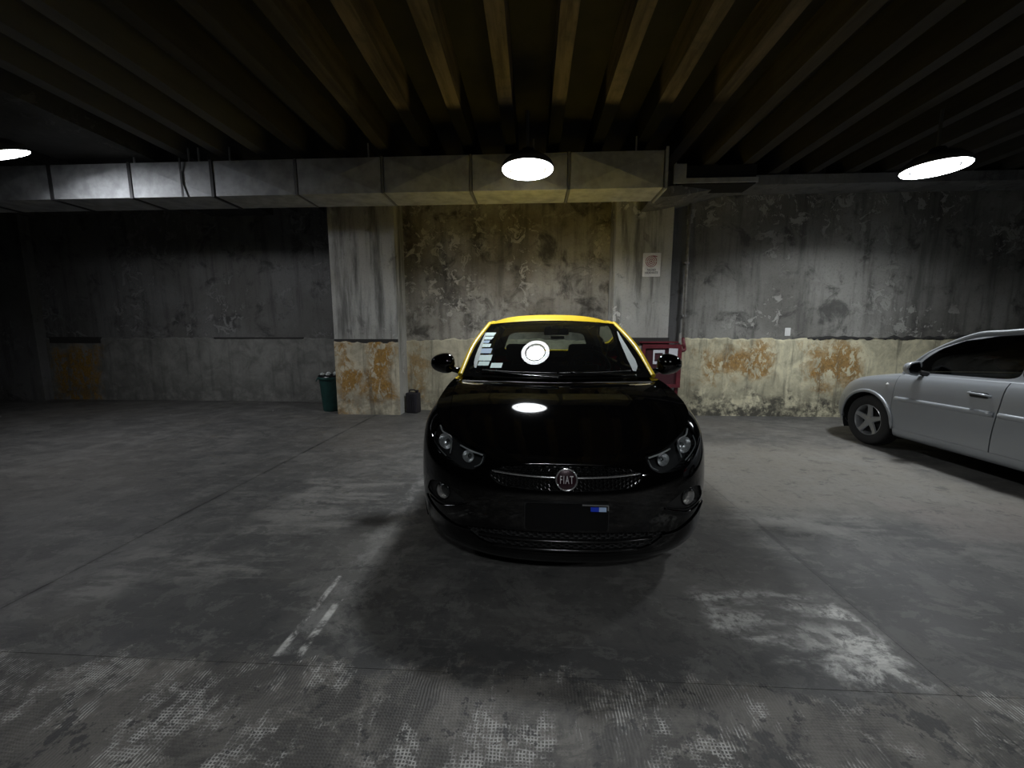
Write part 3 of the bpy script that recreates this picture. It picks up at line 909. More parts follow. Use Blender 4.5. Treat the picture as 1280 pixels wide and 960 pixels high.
# jerrycan
jc = tag(empty('jerrycan', (-2.0, 6.30, 0), math.radians(-12)), 'dark ribbed plastic jerrycan on the floor beside the column', 'canister')
b_ = mk('body', box(-.105, .105, -.075, .075, 0, .34), M['can'], jc); bevel(b_, .02, 3)
for x in (-.062, -.02, .022, .064):
    r_ = mk('rib', box(x-.010, x+.010, -.082, -.074, .05, .29), M['can'], jc); bevel(r_, .004, 2)
mk('handle', tube(crom([(-.07, 0, .335), (-.06, 0, .375), (0, 0, .385), (.045, 0, .375), (.05, 0, .335)], 6), .012, 8), M['can'], jc, True)
mk('spout', lathe([(.022, .33), (.022, .36), (.028, .362), (.028, .385), (0, .387)], 20), M['can'], jc, True, 40)
jc_s = jc.children[-1]; jc_s.location = (.078, 0, 0)

# ----------------------------------------------------------------------------
# cars
# ----------------------------------------------------------------------------
def panel(name, mesh, mat, parent, rim=.012, smooth=True):
    if len(mesh[1]) == 0: return None
    V, F = mesh
    o = mk(name, with_rim(mesh, rim), mat, parent, True, 50)
    return o

def take(rest, fieldfn, gap=.0035):
    """cut one panel out of the rest, leaving a shut line"""
    inside, _ = split(rest, shrink(fieldfn, gap))
    _, out = split(rest, fieldfn)
    return inside, out

def wheel(parent, x, y, r, w, sgn, rimmat, rr, spokes=5, boss=True):
    W = empty('wheel', (x, y, r), 0, parent)
    hw = w/2
    prof = [(rr, -hw*.75), (rr+.01, -hw*.95), (r*.90, -hw), (r*.97, -hw*.82), (r, -hw*.5), (r, hw*.5), (r*.97, hw*.82), (r*.90, hw), (rr+.01, hw*.95), (rr, hw*.75)]
    mk('tire', lathe(prof, 56, 'x', caps=False), M['tire'], W, True, 60)
    o = sgn*hw
    mk('rim_barrel', lathe([(rr, o*.80), (rr*.97, o*.84), (rr*.92, o*.70), (rr*.90, -o*.6), (rr, -o*.75)], 48, 'x', caps=False), rimmat, W, True, 50)
    mk('brake_disc', lathe([(0, o*.15), (rr*.75, o*.15), (rr*.75, o*.05), (0, o*.05)], 36, 'x'), M['under'], W)
    for k in range(spokes):
        a = 2*math.pi*k/spokes+.3; c, s_ = math.cos(a), math.sin(a)
        V = []
        for rad, hwid, dep in ((rr*.10, .040, .62), (rr*.45, .032, .60), (rr*.80, .026, .66), (rr*.95, .034, .76)):
            for t, dz in ((-1, -.10), (-.75, .06), (.75, .06), (1, -.10)):
                V.append((o*(dep+dz), c*rad-s_*hwid*t, s_*rad+c*hwid*t))
        F = []
        for i in range(3):
            for j in range(3):
                q = (i*4+j, i*4+j+1, i*4+j+5, i*4+j+4); F.append(q if sgn > 0 else q[::-1])
        mk('spoke', (V, F), rimmat, W, True, 30)
    mk('hub_cap', lathe([(rr*.20, o*.5), (rr*.20, o*.66), (rr*.14, o*.72), (0, o*.72)], 24, 'x', caps=False), rimmat, W, True, 40)
    return W

def well(parent, x0, x1, y, z, r):
    """inner wheel arch"""
    a = np.linspace(-.15*math.pi, 1.15*math.pi, 30); V = []; F = []
    for x in (x0, x1):
        for q in a: V.append((x, y+r*math.cos(q), z+r*math.sin(q)))
    n = len(a)
    for i in range(n-1): F.append((i, i+1, n+i+1, n+i))
    F.append(tuple(range(n)) if abs(x0) < abs(x1) else tuple(range(n)))
    return mk('wheel_well', (V, F), M['under'], parent)

class Cabin:
    """greenhouse curves shared by glass, pillars and roof"""
    def __init__(s, c):
        s.c = c
    def rail(s, y):
        c = s.c
        return np.array([interp_smooth(y, c['ry'], c['rx']), y, interp_smooth(y, c['ry'], c['rz'])])
    def header(s, u):        # top edge of the windscreen, u in -1..1
        c = s.c; h = c['hdr']
        return np.array([u*h[0], h[1]+h[3]*(u*u-1), h[2]+h[4]*(1-u*u)])
    def cowl(s, u):
        c = s.c; h = c['cowl']
        return np.array([u*h[0], h[1]+h[3]*(u*u-1), h[2]+h[4]*(1-u*u)])
    def back(s, u):
        h = s.c['back']
        return np.array([u*h[0], h[1]-h[3]*(u*u-1), h[2]+h[4]*(1-u*u)])
    def screen(s, u, v):
        a, b = s.cowl(u), s.header(u)
        p = a+(b-a)*v
        k = math.sin(math.pi*v)*s.c.get('bulge', .02)
        p = p+np.array([u*s.c.get('wbow', 0.)*math.sin(math.pi*v), 0, 0])
        return p+np.array([0, -k*.5, k*.87])
    def screen_grid(s, nu=61, nv=40, u1=1.):
        us = np.linspace(-u1, u1, nu); vs = np.linspace(0, 1, nv)
        return np.array([[s.screen(u, v) for u in us] for v in vs])

def greenhouse(car, sh, c, paint, frame_mat):
    cab = Cabin(c); top = sh.top
    # windscreen with a black printed border
    G = cab.screen_grid(); nu, nv = G.shape[1], G.shape[0]
    U, Vv = np.meshgrid(np.linspace(-1, 1, nu), np.linspace(0, 1, nv))
    flat = np.stack([U.ravel(), np.zeros(U.size), Vv.ravel()], 1)
    inner = round_poly(c['frit'], 6, .22)
    uv, F0 = flat, grid_tris(nv, nu)
    fi, fo = split((uv, F0), lambda P: poly_sdf(P[:, [0, 2]], inner))
    def lift(m, d=0.): return np.array([cab.screen(p[0], p[2]) for p in m[0]])+np.array([0, -d*.5, d*.87]), m[1]
    ws = mk('windshield', lift(fi), M['glass'], car, True)
    mk('windshield_border', lift(fo), M['frit'], car, True)
    # roof skin
    us = np.linspace(-1, 1, 41); vs = np.linspace(0, 1, 50); R = []
    for v in vs:
        row = []
        for u in us:
            a, b = cab.header(u), cab.back(u)
            y = a[1]+(b[1]-a[1])*v
            rl = cab.rail(y); e = a[2]*(1-v)+b[2]*v
            bow = c['crown']*math.sin(math.pi*v)**.65 if 0 < v < 1 else 0
            row.append((u*rl[0], y, e+bow*(1-.62*abs(u)**5)))
        R.append(row)
    mk('roof', with_rim(grid_mesh(np.array(R)), .02), paint, car, True, 50)
    # pillars and cant rails
    A0 = np.array(c['abase']); H = cab.header(1.); B = cab.back(1.); D0 = np.array(c['dbase'])
    for sgn in (1, -1):
        path = [A0, A0*.5+H*.5+np.array(c.get('bow', (.036, -.005, .010))), *([] if c.get('skip_header') else [H+np.array([.026, .01, -.006])])]+[cab.rail(y)+np.array([.004, 0, -c.get('rdrop', .02)]) for y in np.linspace(H[1]+.08, B[1]-.1, 6)]
        path = crom(np.array(path), 8)*np.array([sgn, 1, 1])
        r = np.interp(np.linspace(0, 1, len(path)), [0, .12, .35, 1], c.get('prad', [.020, .019, .019, .024]))
        mk('a_pillar', tube(path, r*.85, 14, rx=r), paint, car, True, 60)
    # side of the cabin
    ia = int(np.argmin(np.abs(top[:, 1]-c['sideA']))); idd = int(np.argmin(np.abs(top[:sh.nf+sh.ns, 1]-c['sideD'])))
    n = 90; base = resample(top[ia:idd+1], n)
    railp = np.array([cab.rail(y) for y in np.linspace(H[1]+.03, B[1]-.02, n)])
    rows = []
    belt = base.copy(); belt[:, 0] -= c['shelf']; belt[:, 2] += .018
    m1 = belt*.5+railp*.5; m1[:, 0] += .022
    w_ = ((1-np.linspace(0, 1, n))**5)[:, None]; m1 += w_*np.array(c.get('bow', (0, 0, 0)))*np.array([0, 1, 1])
    ctrl = np.stack([base, belt, m1, railp])
    G = np.array([crom(ctrl[:, j], 9) for j in range(n)]).transpose(1, 0, 2)
    sides = {}
    for sgn in (1, -1):
        mesh = grid_mesh(G*np.array([sgn, 1, 1]))
        if sgn < 0: mesh = flip(mesh)
        rest = mesh
        for nm, poly in c['windows']:
            q, rest = take(rest, field_yz(round_poly(poly, 5, .14), sgn), .0)
            mk('side_window', with_rim(offset(q, .004), 0), M['glass_dark'] if not c.get('clear') else M['glass_dark'], car, True)
            if len(q[1]):
                e = q[0]; 
        fr = panel('window_frame', rest, frame_mat, car, .02)
        mk('inner_trim', inset(rest, .022), M['fabric'], car, True)
    return cab

def build_black():
    c = BLACK_CAR
    car = tag(empty('taxi_car', (.172, 1.80, 0), math.radians(-.3)), 'black hatchback taxi with a yellow roof parked facing the viewer', 'car')
    sh = Shell(c)
    rest = sh.mesh
    bl = M['black']
    # wheel arches
    WY, WR = (.84, 3.34), .305
    for wy in WY:
        for sgn in (1, -1):
            _, rest = split(rest, lambda V, wy=wy, sgn=sgn: np.maximum(np.hypot(V[:, 1]-wy, V[:, 2]-.31)-.355, .45-sgn*V[:, 0]))
            well(car, sgn*.50, sgn*.845, wy, .31, .352)
    # lamps, grille, intakes
    HL = np.array([(.735, .80), (.65, .765), (.56, .725), (.49, .706), (.405, .692), (.425, .640), (.475, .614), (.56, .612), (.63, .634), (.70, .668), (.748, .715)])
    GR = np.array([(-.372, .632), (-.30, .650), (-.15, .660), (0, .662), (.15, .660), (.30, .650), (.372, .632), (.392, .600), (.335, .556), (.16, .545), (0, .543), (-.16, .545), (-.335, .556), (-.392, .600)])
    FG = np.array([(.775, .425), (.745, .500), (.66, .520), (.575, .490), (.50, .450), (.57, .425), (.66, .400)])
    IN = np.array([(-.54, .315), (-.30, .335), (0, .340), (.30, .335), (.54, .315), (.43, .245), (.28, .225), (0, .22), (-.28, .225), (-.43, .245)])
    for sgn in (1, -1):
        P = HL*np.array([sgn, 1])
        lens, rest = take(rest, field_xz(round_poly(P, 5, .3), .85), .002)
        hl = panel('headlight', offset(lens, .055), M['lamp_bucket'], car, -.04)
        panel('lens', lens, M['lens'], hl, .0)
        # reflectors, bulbs and bright strips under the lens
        for (x, z, r) in ((.650, .712, .046), (.505, .664, .034)):
            y = sh.front_y(x, z)+.046
            nrm = math.atan2(x, 1.1)
            prof = [(r, -.022), (r*.97, -.020), (r*.85, -.004), (r*.55, .012), (r*.2, .018), (0, .018)]
            V, F = lathe(prof, 24, 'y', caps=False)
            m = rot((V, F), -sgn*nrm*-.7, 'z')
            mk('reflector', move(m, (sgn*x, y, z)), M['bowl'], hl, True)
            mk('bulb', move(lathe([(0, -.016), (.008, -.013), (.010, .0), (.008, .012), (0, .014)], 12, 'y', caps=False), (sgn*x, y-.004, z)), M['lens'], hl, True)
        def strip(pts, r, mat, d=.012):
            q = crom(np.array(pts), 6)
            path = np.array([(sgn*a, sh.front_y(a, b)+d, b) for a, b in q])
            return mk('bright_strip', tube(path, r, 6), mat, hl, True)
        strip([(.565, .706), (.50, .690), (.43, .678)], .0045, M['strip'])
        strip([(.425, .672), (.437, .642), (.47, .625)], .003, M['strip_dim'])
        strip([(.715, .775), (.69, .752), (.655, .742)], .005, M['strip'])
        strip([(.735, .745), (.735, .71), (.70, .682), (.64, .650)], .003, M['strip_dim'])
        strip([(.63, .735), (.615, .70), (.618, .665)], .004, M['strip_dim'])
        # fog lamp pocket
        P = FG*np.array([sgn, 1])
        pk, rest = take(rest, field_xz(round_poly(P, 5, .3), .6), .0)
        panel('fog_pocket', offset(pk, .018), M['plastic'], car, -.018)
        x, z = .652, .465; y = sh.front_y(x, z)+.012
        fl = empty('fog_lamp', (sgn*x, y, z), sgn*math.radians(26), car)
        mk('bezel', lathe([(.047, .02), (.050, -.004), (.046, -.010), (.042, -.006), (.041, .01)], 32, 'y', caps=False), M['gloss_plastic'], fl, True)
        V, F = lathe([(.041, -.004), (.038, .004), (.028, .014), (.012, .020), (0, .02)], 26, 'y', caps=False)
        V = V+np.stack([np.zeros(len(V)), rng.uniform(-.004, .004, len(V)), np.zeros(len(V))], 1)
        mk('reflector', (V, F), M['bowl'], fl)
        mk('lens', lathe([(.042, -.006), (.03, -.010), (0, -.012)], 26, 'y', caps=False), M['lens'], fl, True)
    # upper grille
    g, rest = take(rest, field_xz(round_poly(GR, 5, .3), .5), .0)
    gr = panel('grille', offset(g, .034), M['under'], car, -.030)
    V, F = [], []
    inner = round_poly(GR, 5, .3)
    def honeycomb(poly, s_, depth, dz):
        V, F = [], []; H_ = s_*math.sqrt(3)/2
        zmin, zmax = poly[:, 1].min(), poly[:, 1].max(); r = 0; z = zmin
        while z < zmax:
            x = -.60+(s_*.75 if r % 2 else 0)
            while x < .60:
                if poly_sdf(np.array([[x, z]]), poly)[0] < -.008:
                    o = len(V)
                    for rr, dd in ((s_*.58, 0), (s_*.40, .002), (s_*.30, depth)):
                        for k in range(6):
                            a = math.pi/3*k; px, pz = x+rr*math.cos(a), z+rr*.85*math.sin(a)
                            V.append((px, sh.front_y(px, pz)+dz+dd, pz))
                    for lv in (0, 6):
                        for k in range(6): F.append((o+lv+k, o+lv+(k+1) % 6, o+lv+6+(k+1) % 6, o+lv+6+k))
                x += s_*1.5
            z += H_*.5*.85*1.0; r += 1
        return V, F
    mk('grille_mesh', honeycomb(inner, .026, .016, .012), M['gloss_plastic'], gr)
    pts = np.array([(x, sh.front_y(x, .612+.012*(abs(x)/.37)**2)+.004, .606+.014*(abs(x)/.37)**2) for x in np.linspace(-.372, .372, 41)])
    mk('trim_bar', tube(pts, .0055, 8, rx=.006), M['chrome'], gr, True)
    pts = np.array([(x, sh.front_y(x, .661-.004*abs(x))+.001, .662-.012*(abs(x)/.30)**2) for x in np.linspace(-.30, .30, 31)])
    mk('trim_bar', tube(pts, .004, 8), M['gloss_plastic'], gr, True)
    # emblem
    em = empty('emblem', (0, sh.front_y(0, .603)-.008, .603), 0, car); em.rotation_euler = (math.radians(-14), 0, 0)
    mk('badge_ring', lathe([(.054, .012), (.0555, -.004), (.052, -.010), (.047, -.004), (.046, .004)], 48, 'y', caps=False), M['chrome'], em, True)
    mk('badge_face', lathe([(.047, .0), (.03, -.003), (0, -.004)], 48, 'y', caps=False), M['emblem_red'], em, True)
    V, F = text_mesh('FIAT', .044, .002, 1.22)
    V = np.stack([V[:, 0]*.66, -.0065-V[:, 2], V[:, 1]*1.25-.002], 1)
    mk('lettering', (V, F), M['letter_white'], em)
    # lower intake
    g, rest = take(rest, field_xz(round_poly(IN, 5, .3), .5), .0)
    lo = panel('lower_intake', offset(g, .040), M['under'], car, -.036)
    mk('grille_mesh', honeycomb(round_poly(IN, 5, .3), .030, .016, .018), M['plastic'], lo)
    for z in (.285, .235):
        hw = .44 if z > .26 else .36
        pts = np.array([(x, sh.front_y(x, z)+.010, z) for x in np.linspace(-hw, hw, 31)])
        mk('trim_bar', tube(pts, .010, 8, rx=.012), M['gloss_plastic'], lo, True)
    # number plate
    pl = empty('number_plate', (0, -.022, .428), 0, car)
    mk('plate_face', rounded_plate(.40, .13, .012, .012), M['plate_black'], pl)
    mk('plate_rim', move(join(box(.075, .200, -.002, .006, .062, .067), box(.1965, .2015, -.002, .006, .040, .064)), (.0, 0, 0)), M['satin'], pl)
    mk('country_band', box(.115, .155, -.0025, .001, .034, .056), M['plate_blue'], pl)
    mk('flag', box(.155, .190, -.0025, .001, .034, .056), M['plate_pale'], pl)
    mk('plate_holder', box(-.205, .205, .010, .034, -.068, .068), M['plastic'], pl)
    # panels of the skirt
    bump, rest = take(rest, lambda V: V[:, 1]-(.505+.25*np.clip(V[:, 2]-.45, 0, .3)*0), .003)
    # a ledge crease across the bumper: body colour above, textured lip below
    lip, bump = take(bump, lambda V: V[:, 2]-.205, .002)
    panel('front_bumper', bump, bl, car)
    panel('bumper_lip', lip, M['gloss_plastic'], car)
    doorF = [(1.20, .30), (1.13, .45), (1.10, .97), (1.15, 1.2), (2.16, 1.2), (2.16, .24), (1.3, .24)]
    doorR = [(2.16, .24), (2.16, 1.2), (3.12, 1.2), (3.14, .9), (3.05, .68), (2.96, .5), (2.93, .24)]
    for sgn in (1, -1):
        for nm, pg in (('front_door', doorF), ('rear_door', doorR)):
            d, rest = take(rest, field_yz(np.array(pg), sgn), .003)
            do = panel(nm, d, bl, car)
            yh = 2.03 if nm == 'front_door' else 2.98
            xh = sh.side_x(yh, .86)
            mk('door_handle', tube([(sgn*(xh-.005), yh-.09, .86), (sgn*(xh+.025), yh-.075, .862), (sgn*(xh+.025), yh+.03, .866), (sgn*(xh-.005), yh+.05, .868)], .011, 8), bl, do, True)
        f, rest = split(rest, lambda V, sgn=sgn: np.maximum(V[:, 1]-1.3, .2-sgn*V[:, 0]))
        panel('front_fender', f, bl, car)
        tl, rest = take(rest, lambda V, sgn=sgn: np.maximum.reduce([3.72-V[:, 1], .42-sgn*V[:, 0], .74-V[:, 2]]), .003)
        panel('tail_light', tl, M['taillight'], car)
    rb, rest = take(rest, lambda V: np.maximum(3.70-V[:, 1], V[:, 2]-.60), .003)
    panel('rear_bumper', rb, bl, car)
    tg, rest = take(rest, lambda V: np.maximum(3.72-V[:, 1], np.abs(V[:, 0])-.62), .003)
    panel('tailgate', tg, bl, car)
    panel('quarter_panel', rest, bl, car)
    # hood
    H, ia = hood_grid(sh, .62, [(0, .96, .972), (.28, .972, .972), (.52, 1.01, .970), (.70, 1.08, .968)], 1.14, .030)
    G = mirror_grid(H); hm = grid_mesh(G)
    hm = (hm[0]+np.array([0, 0, .0]), hm[1])
    edge = [(0, -.2), (.45, -.2), (.60, .20), (.665, .42), (.715, .75), (.735, 1.02), (.62, 1.00), (.45, .962), (.2, .935), (0, .928)]
    poly = np.array(edge+[(-x, y) for x, y in edge[::-1]][1:-1])
    hood, sides = take(hm, field_xy(poly), .004)
    panel('hood', hood, bl, car)
    scut, fend = split(sides, lambda V: np.maximum(np.abs(V[:, 0])-.70, .80-V[:, 1]))
    for sgn in (1, -1):
        f, _ = split(fend, lambda V, sgn=sgn: -sgn*V[:, 0])
        panel('fender_top', f, bl, car)
    panel('cowl_panel', scut, M['plastic'], car, .02)
    # cabin
    gc = dict(ry=[1.0, 1.85, 2.4, 3.0, 3.5], rx=[.62, .588, .600, .585, .54], rz=[1.30, 1.412, 1.455, 1.445, 1.40],
              hdr=(.574, 1.90, 1.408, .085, .030), cowl=(.715, 1.10, .995, .145, .0), back=(.54, 3.42, 1.40, .05, .03), crown=.088,
              abase=(.733, 1.13, 1.0), dbase=(.66, 3.72, 1.03), sideA=1.16, sideD=3.70, shelf=.05, trim=True, wbow=.022, bulge=.008,
              frit=[(-.955, .075), (-.93, .5), (-.905, .93), (-.80, .955), (.80, .955), (.905, .93), (.93, .5), (.955, .075), (.80, .055), (-.80, .055)],
              windows=[('front', [(1.30, 1.02), (1.92, 1.385), (2.12, 1.405), (2.12, 1.02)]), ('rear', [(2.22, 1.02), (2.22, 1.41), (2.90, 1.405), (3.16, 1.30), (3.20, 1.045)])])
    cab = greenhouse(car, sh, gc, M['yellow'], M['yellow'])
    # hatch glass and its frame
    top = sh.top; idd = int(np.argmin(np.abs(top[:sh.nf+sh.ns, 1]-3.70)))
    bot = resample(top[idd:], 30)[::-1]; bot = np.vstack([bot[:0], bot])
    half = []
    hdr = np.array([cab.back(u) for u in np.linspace(0, 1, 30)])
    for t in np.linspace(0, 1, 24):
        half.append(hdr*(1-t)+bot*t+np.array([0, .03, .03])*math.sin(math.pi*t))
    G = mirror_grid(np.array(half)); hm = flip(grid_mesh(G))
    rg, fr = take(hm, field_xz(round_poly([(-.50, 1.36), (.50, 1.36), (.62, 1.08), (-.62, 1.08)], 5, .2)), .0)
    mk('rear_window', rg, M['glass'], car, True)
    panel('hatch_frame', fr, M['yellow'], car, .02)
    mk('hatch_trim', inset(fr, .025), M['fabric'], car, True)
    # wipers
    for (pts, sgn) in (([(-.50, .05), (-.10, -.02), (.02, -.03)], 1), ([(.10, .045), (.42, .01), (.58, -.01)], 1)):
        wp = empty('wiper', (0, 0, 0), 0, car)
        a = np.array([cab.screen(u/.715, max(v, 0)+.0)+np.array([0, -.018-.5*max(-v, 0), .020-.3*max(-v, 0)]) for u, v in crom(np.array(pts), 8)])
        mk('arm', tube(a, .008, 8, rx=.010), M['gloss_plastic'], wp, True)
        b = np.array([cab.screen(u/.715, v)+np.array([0, -.008, .012]) for u, v in ([(-.56, .075), (-.3, .055), (.0, .048)] if pts[0][0] < 0 else [(.02, .050), (.3, .055), (.56, .075)])])
        mk('blade', tube(crom(b, 6), .006, 6, rx=.008), M['plastic'], wp, True)
    # door mirrors
    for sgn in (1, -1):
        mr = empty('door_mirror', (sgn*.80, 1.33, 1.005), 0, car)
        V, F = [], []
        nu, nv = 20, 14
        for i in range(nv+1):
            ph = math.pi*i/nv
            for j in range(nu):
                th = 2*math.pi*j/nu
                x = math.sin(ph)*math.cos(th); z = math.sin(ph)*math.sin(th); y = -math.cos(ph)
                x = math.copysign(abs(x)**.85, x); z = math.copysign(abs(z)**.85, z)
                y = y*.075 if y < 0 else y*.020
                zz = z*(.082-.016*x)+.070; xx = x*.105+.115
                V.append((sgn*xx, y+.02*x, zz))
        for i in range(nv):
            for j in range(nu):
                q = (i*nu+j, i*nu+(j+1) % nu, (i+1)*nu+(j+1) % nu, (i+1)*nu+j); F.append(q if sgn > 0 else q[::-1])
        mk('mirror_shell', (V, F), bl, mr, True)
        mk('mirror_arm', tube([(-sgn*.06, .02, -.005), (sgn*.02, .012, .015), (sgn*.09, .0, .035)], [.028, .024, .022], 10, rx=[.045, .036, .03]), bl, mr, True)
        mk('mirror_glass', move((lathe([(0, 0), (1, 0)], 28, 'y', caps=False)[0]*np.array([.090, 1, .068]), lathe([(0, 0), (1, 0)], 28, 'y', caps=False)[1]), (sgn*.115, .026, .07)), M['mirror'], mr)
    # wheels
    for wy in WY:
        for sgn in (1, -1):
            wheel(car, sgn*.735, wy, WR, .19, sgn, M['rim_dark'], .20)
    # underbody
    fl = [(0.0, .10), (.5, .14), (.66, .45), (.66, 3.7), (.5, 3.9), (0, 3.92)]
    P = np.array(fl+[(-x, y) for x, y in fl[::-1]][1:-1]); n = len(P)
    V = [(x, y, .20) for x, y in P]+[(x, y, .23) for x, y in P]
    mk('floor_pan', (V, [tuple(range(n)), tuple(range(n, 2*n))[::-1]]+[(i, (i+1) % n, (i+1) % n+n, i+n) for i in range(n)]), M['under'], car)
    bulk = box(-.70, .70, .50, .95, .22, .64); mk('engine_bay', bulk, M['under'], car)
    mk('bumper_beam', box(-.45, .45, .17, .26, .22, .60), M['under'], car)
    # interior
    D = []
    for i, x in enumerate(np.linspace(-.66, .66, 23)):
        hump = .030*math.exp(-((x-.33)/.17)**2)
        D.append([(x, 1.10+.12*(x/.66)**2, .93), (x, 1.16+.1*(x/.66)**2, .972), (x, 1.35, .985+hump*.8), (x, 1.50, .975+hump), (x, 1.60, .93+hump*.6), (x, 1.62, .78), (x, 1.58, .55)])
    mk('dashboard', flip(grid_mesh(np.array(D).transpose(1, 0, 2))), M['dash'], car, True, 40)
    st = empty('steering_wheel', (.33, 1.66, .99), 0, car); st.rotation_euler = (math.radians(-22), 0, 0)
    a = np.linspace(0, 2*math.pi, 40, endpoint=False)
    mk('wheel_rim', tube(np.stack([.185*np.cos(a), 0*a, .185*np.sin(a)], 1), .015, 10, True), M['grey_plastic'], st, True)
    hb = mk('hub', box(-.085, .085, -.03, .03, -.06, .055), M['grey_plastic'], st); bevel(hb, .02, 3)
    for q in (0, math.pi, -math.pi/2):
        mk('wheel_spoke', tube([(.06*math.cos(q), 0, .06*math.sin(q)), (.18*math.cos(q), 0, .18*math.sin(q))], .013, 8, rx=.02), M['grey_plastic'], st, True)
    for sx in (.34, -.34):
        se = empty('front_seat', (sx, 2.15, .30), 0, car)
        V, F = [], []
        q = mk('backrest', rot(box(-.25, .25, 0, .13, .15, .72), math.radians(-14), 'x'), M['fabric'], se); bevel(q, .05, 3)
        q = mk('cushion', box(-.26, .26, -.42, .06, .05, .20), M['fabric'], se); bevel(q, .05, 3)
        q = mk('headrest', rot(box(-.13, .13, .02, .12, .76, .95), math.radians(-14), 'x'), M['fabric'], se); bevel(q, .04, 3)
        for px in (-.06, .06):
            mk('headrest_post', rot(tube([(px, .07, .70), (px, .07, .80)], .007, 8), math.radians(-14), 'x'), M['satin'], se)
    rs = empty('rear_seat', (0, 3.05, .32), 0, car)
    q = mk('backrest', rot(box(-.62, .62, 0, .14, .10, .68), math.radians(-18), 'x'), M['fabric'], rs); bevel(q, .05, 3)
    q = mk('cushion', box(-.62, .62, -.45, .05, .0, .16), M['fabric'], rs); bevel(q, .05, 3)
    for px in (-.38, .38):
        q = mk('headrest', rot(box(px-.12, px+.12, .03, .12, .69, .84), math.radians(-18), 'x'), M['fabric'], rs); bevel(q, .035, 3)
    mk('headliner', grid_mesh(np.array([[(u*.54, y, 1.385+.05*math.sin(math.pi*(y-1.86)/1.5)) for u in (-1, -.5, 0, .5, 1)] for y in np.linspace(1.9, 3.34, 9)])), M['fabric'], car)
    # interior mirror and tag below the header
    im = empty('interior_mirror', (.04, 1.77, 1.335), 0, car)
    q = mk('mirror_shell', rot(box(-.115, .115, -.012, .016, -.032, .034), math.radians(10), 'x'), M['grey_plastic'], im); bevel(q, .012, 3)
    mk('mirror_stalk', tube([(0, 0, .02), (0, -.02, .06)], .012, 8), M['plastic'], im)
    q = mk('sensor_box', box(-.05, .07, -.02, .02, -.068, -.040), M['grey_plastic'], im)
    mk('toll_tag', box(-.045, .055, -.035, -.028, .028, .052), M['yellowcard'], im)
    for sgn in (1, -1):
        mk('seat_belt', tube([(sgn*.60, 2.22, 1.22), (sgn*.57, 2.26, .95), (sgn*.50, 2.2, .7)], .004, 6, rx=.022), M['grey_plastic'], car)
    # stickers inside the screen, lower left corner (u, v, width, height, material)
    for quad, mt in STICKERS:
        V = [cab.screen(u, v)+np.array([0, -.0012, .0020]) for u, v in quad]
        mk('sticker', (V, [(3, 2, 1, 0)]), M[mt], car)
    # pale strips laid on the glass along both edges
    for pairs in EDGE_STRIPS:
        V = []
        for p, q in pairs:
            for t in (0, .5, 1):
                V.append(cab.screen(p[0]+(q[0]-p[0])*t, p[1]+(q[1]-p[1])*t)+np.array([0, -.0015, .0026]))
        F = [(3*i+k, 3*i+k+1, 3*i+k+4, 3*i+k+3) for i in range(len(pairs)-1) for k in (0, 1)]
        mk('edge_strip', (V, F), M['trim'], car, True)
    # glossy ridges on the bumper corners
    for sgn in (1, -1):
        for pts, r_ in (([(.49, .298), (.58, .300), (.66, .325), (.73, .358), (.775, .392)], .007), ([(.50, .440), (.57, .412), (.66, .388), (.75, .402)], .005)):
            path = np.array([(sgn*x, sh.front_y(x, z)-.002, z) for x, z in crom(np.array(pts), 6)])
            mk('bumper_ridge', tube(path, r_, 8), bl, car, True)
    return car, cab

# corners of the stickers on the windscreen: u across (-1..1), v up (0..1)
STICKERS = [
    ([(-0.963, 0.783), (-0.811, 0.767), (-0.82, 0.698), (-0.966, 0.711)], 'mint'),
    ([(-0.946, 0.692), (-0.813, 0.681), (-0.826, 0.622), (-0.954, 0.631)], 'mint'),
    ([(-0.939, 0.61), (-0.836, 0.603), (-0.84, 0.552), (-0.941, 0.558)], 'bluecard'),
    ([(-0.934, 0.542), (-0.796, 0.535), (-0.798, 0.474), (-0.932, 0.479)], 'mint'),
    ([(-0.928, 0.452), (-0.759, 0.447), (-0.756, 0.362), (-0.918, 0.364)], 'bluecard'),
    ([(-0.888, 0.333), (-0.729, 0.332), (-0.726, 0.24), (-0.879, 0.239)], 'mint'),
    ([(-0.861, 0.226), (-0.733, 0.227), (-0.737, 0.163), (-0.862, 0.16)], 'mint'),
    ([(-0.708, 0.203), (-0.58, 0.205), (-0.586, 0.133), (-0.711, 0.13)], 'mint')]

EDGE_STRIPS = [
    [((-0.89, 0.124), (-0.867, 0.125)), ((-0.92, 0.212), (-0.872, 0.213)), ((-0.934, 0.319), (-0.879, 0.305)), ((-0.943, 0.449), (-0.897, 0.44)), ((-0.956, 0.608), (-0.926, 0.606)), ((-0.983, 0.785), (-0.97, 0.784))],
    [((0.818, 0.091), (0.852, 0.084)), ((0.822, 0.174), (0.901, 0.16)), ((0.823, 0.287), (0.915, 0.274)), ((0.841, 0.451), (0.912, 0.425)), ((0.873, 0.621), (0.923, 0.608)), ((0.941, 0.807), (0.954, 0.808))]]

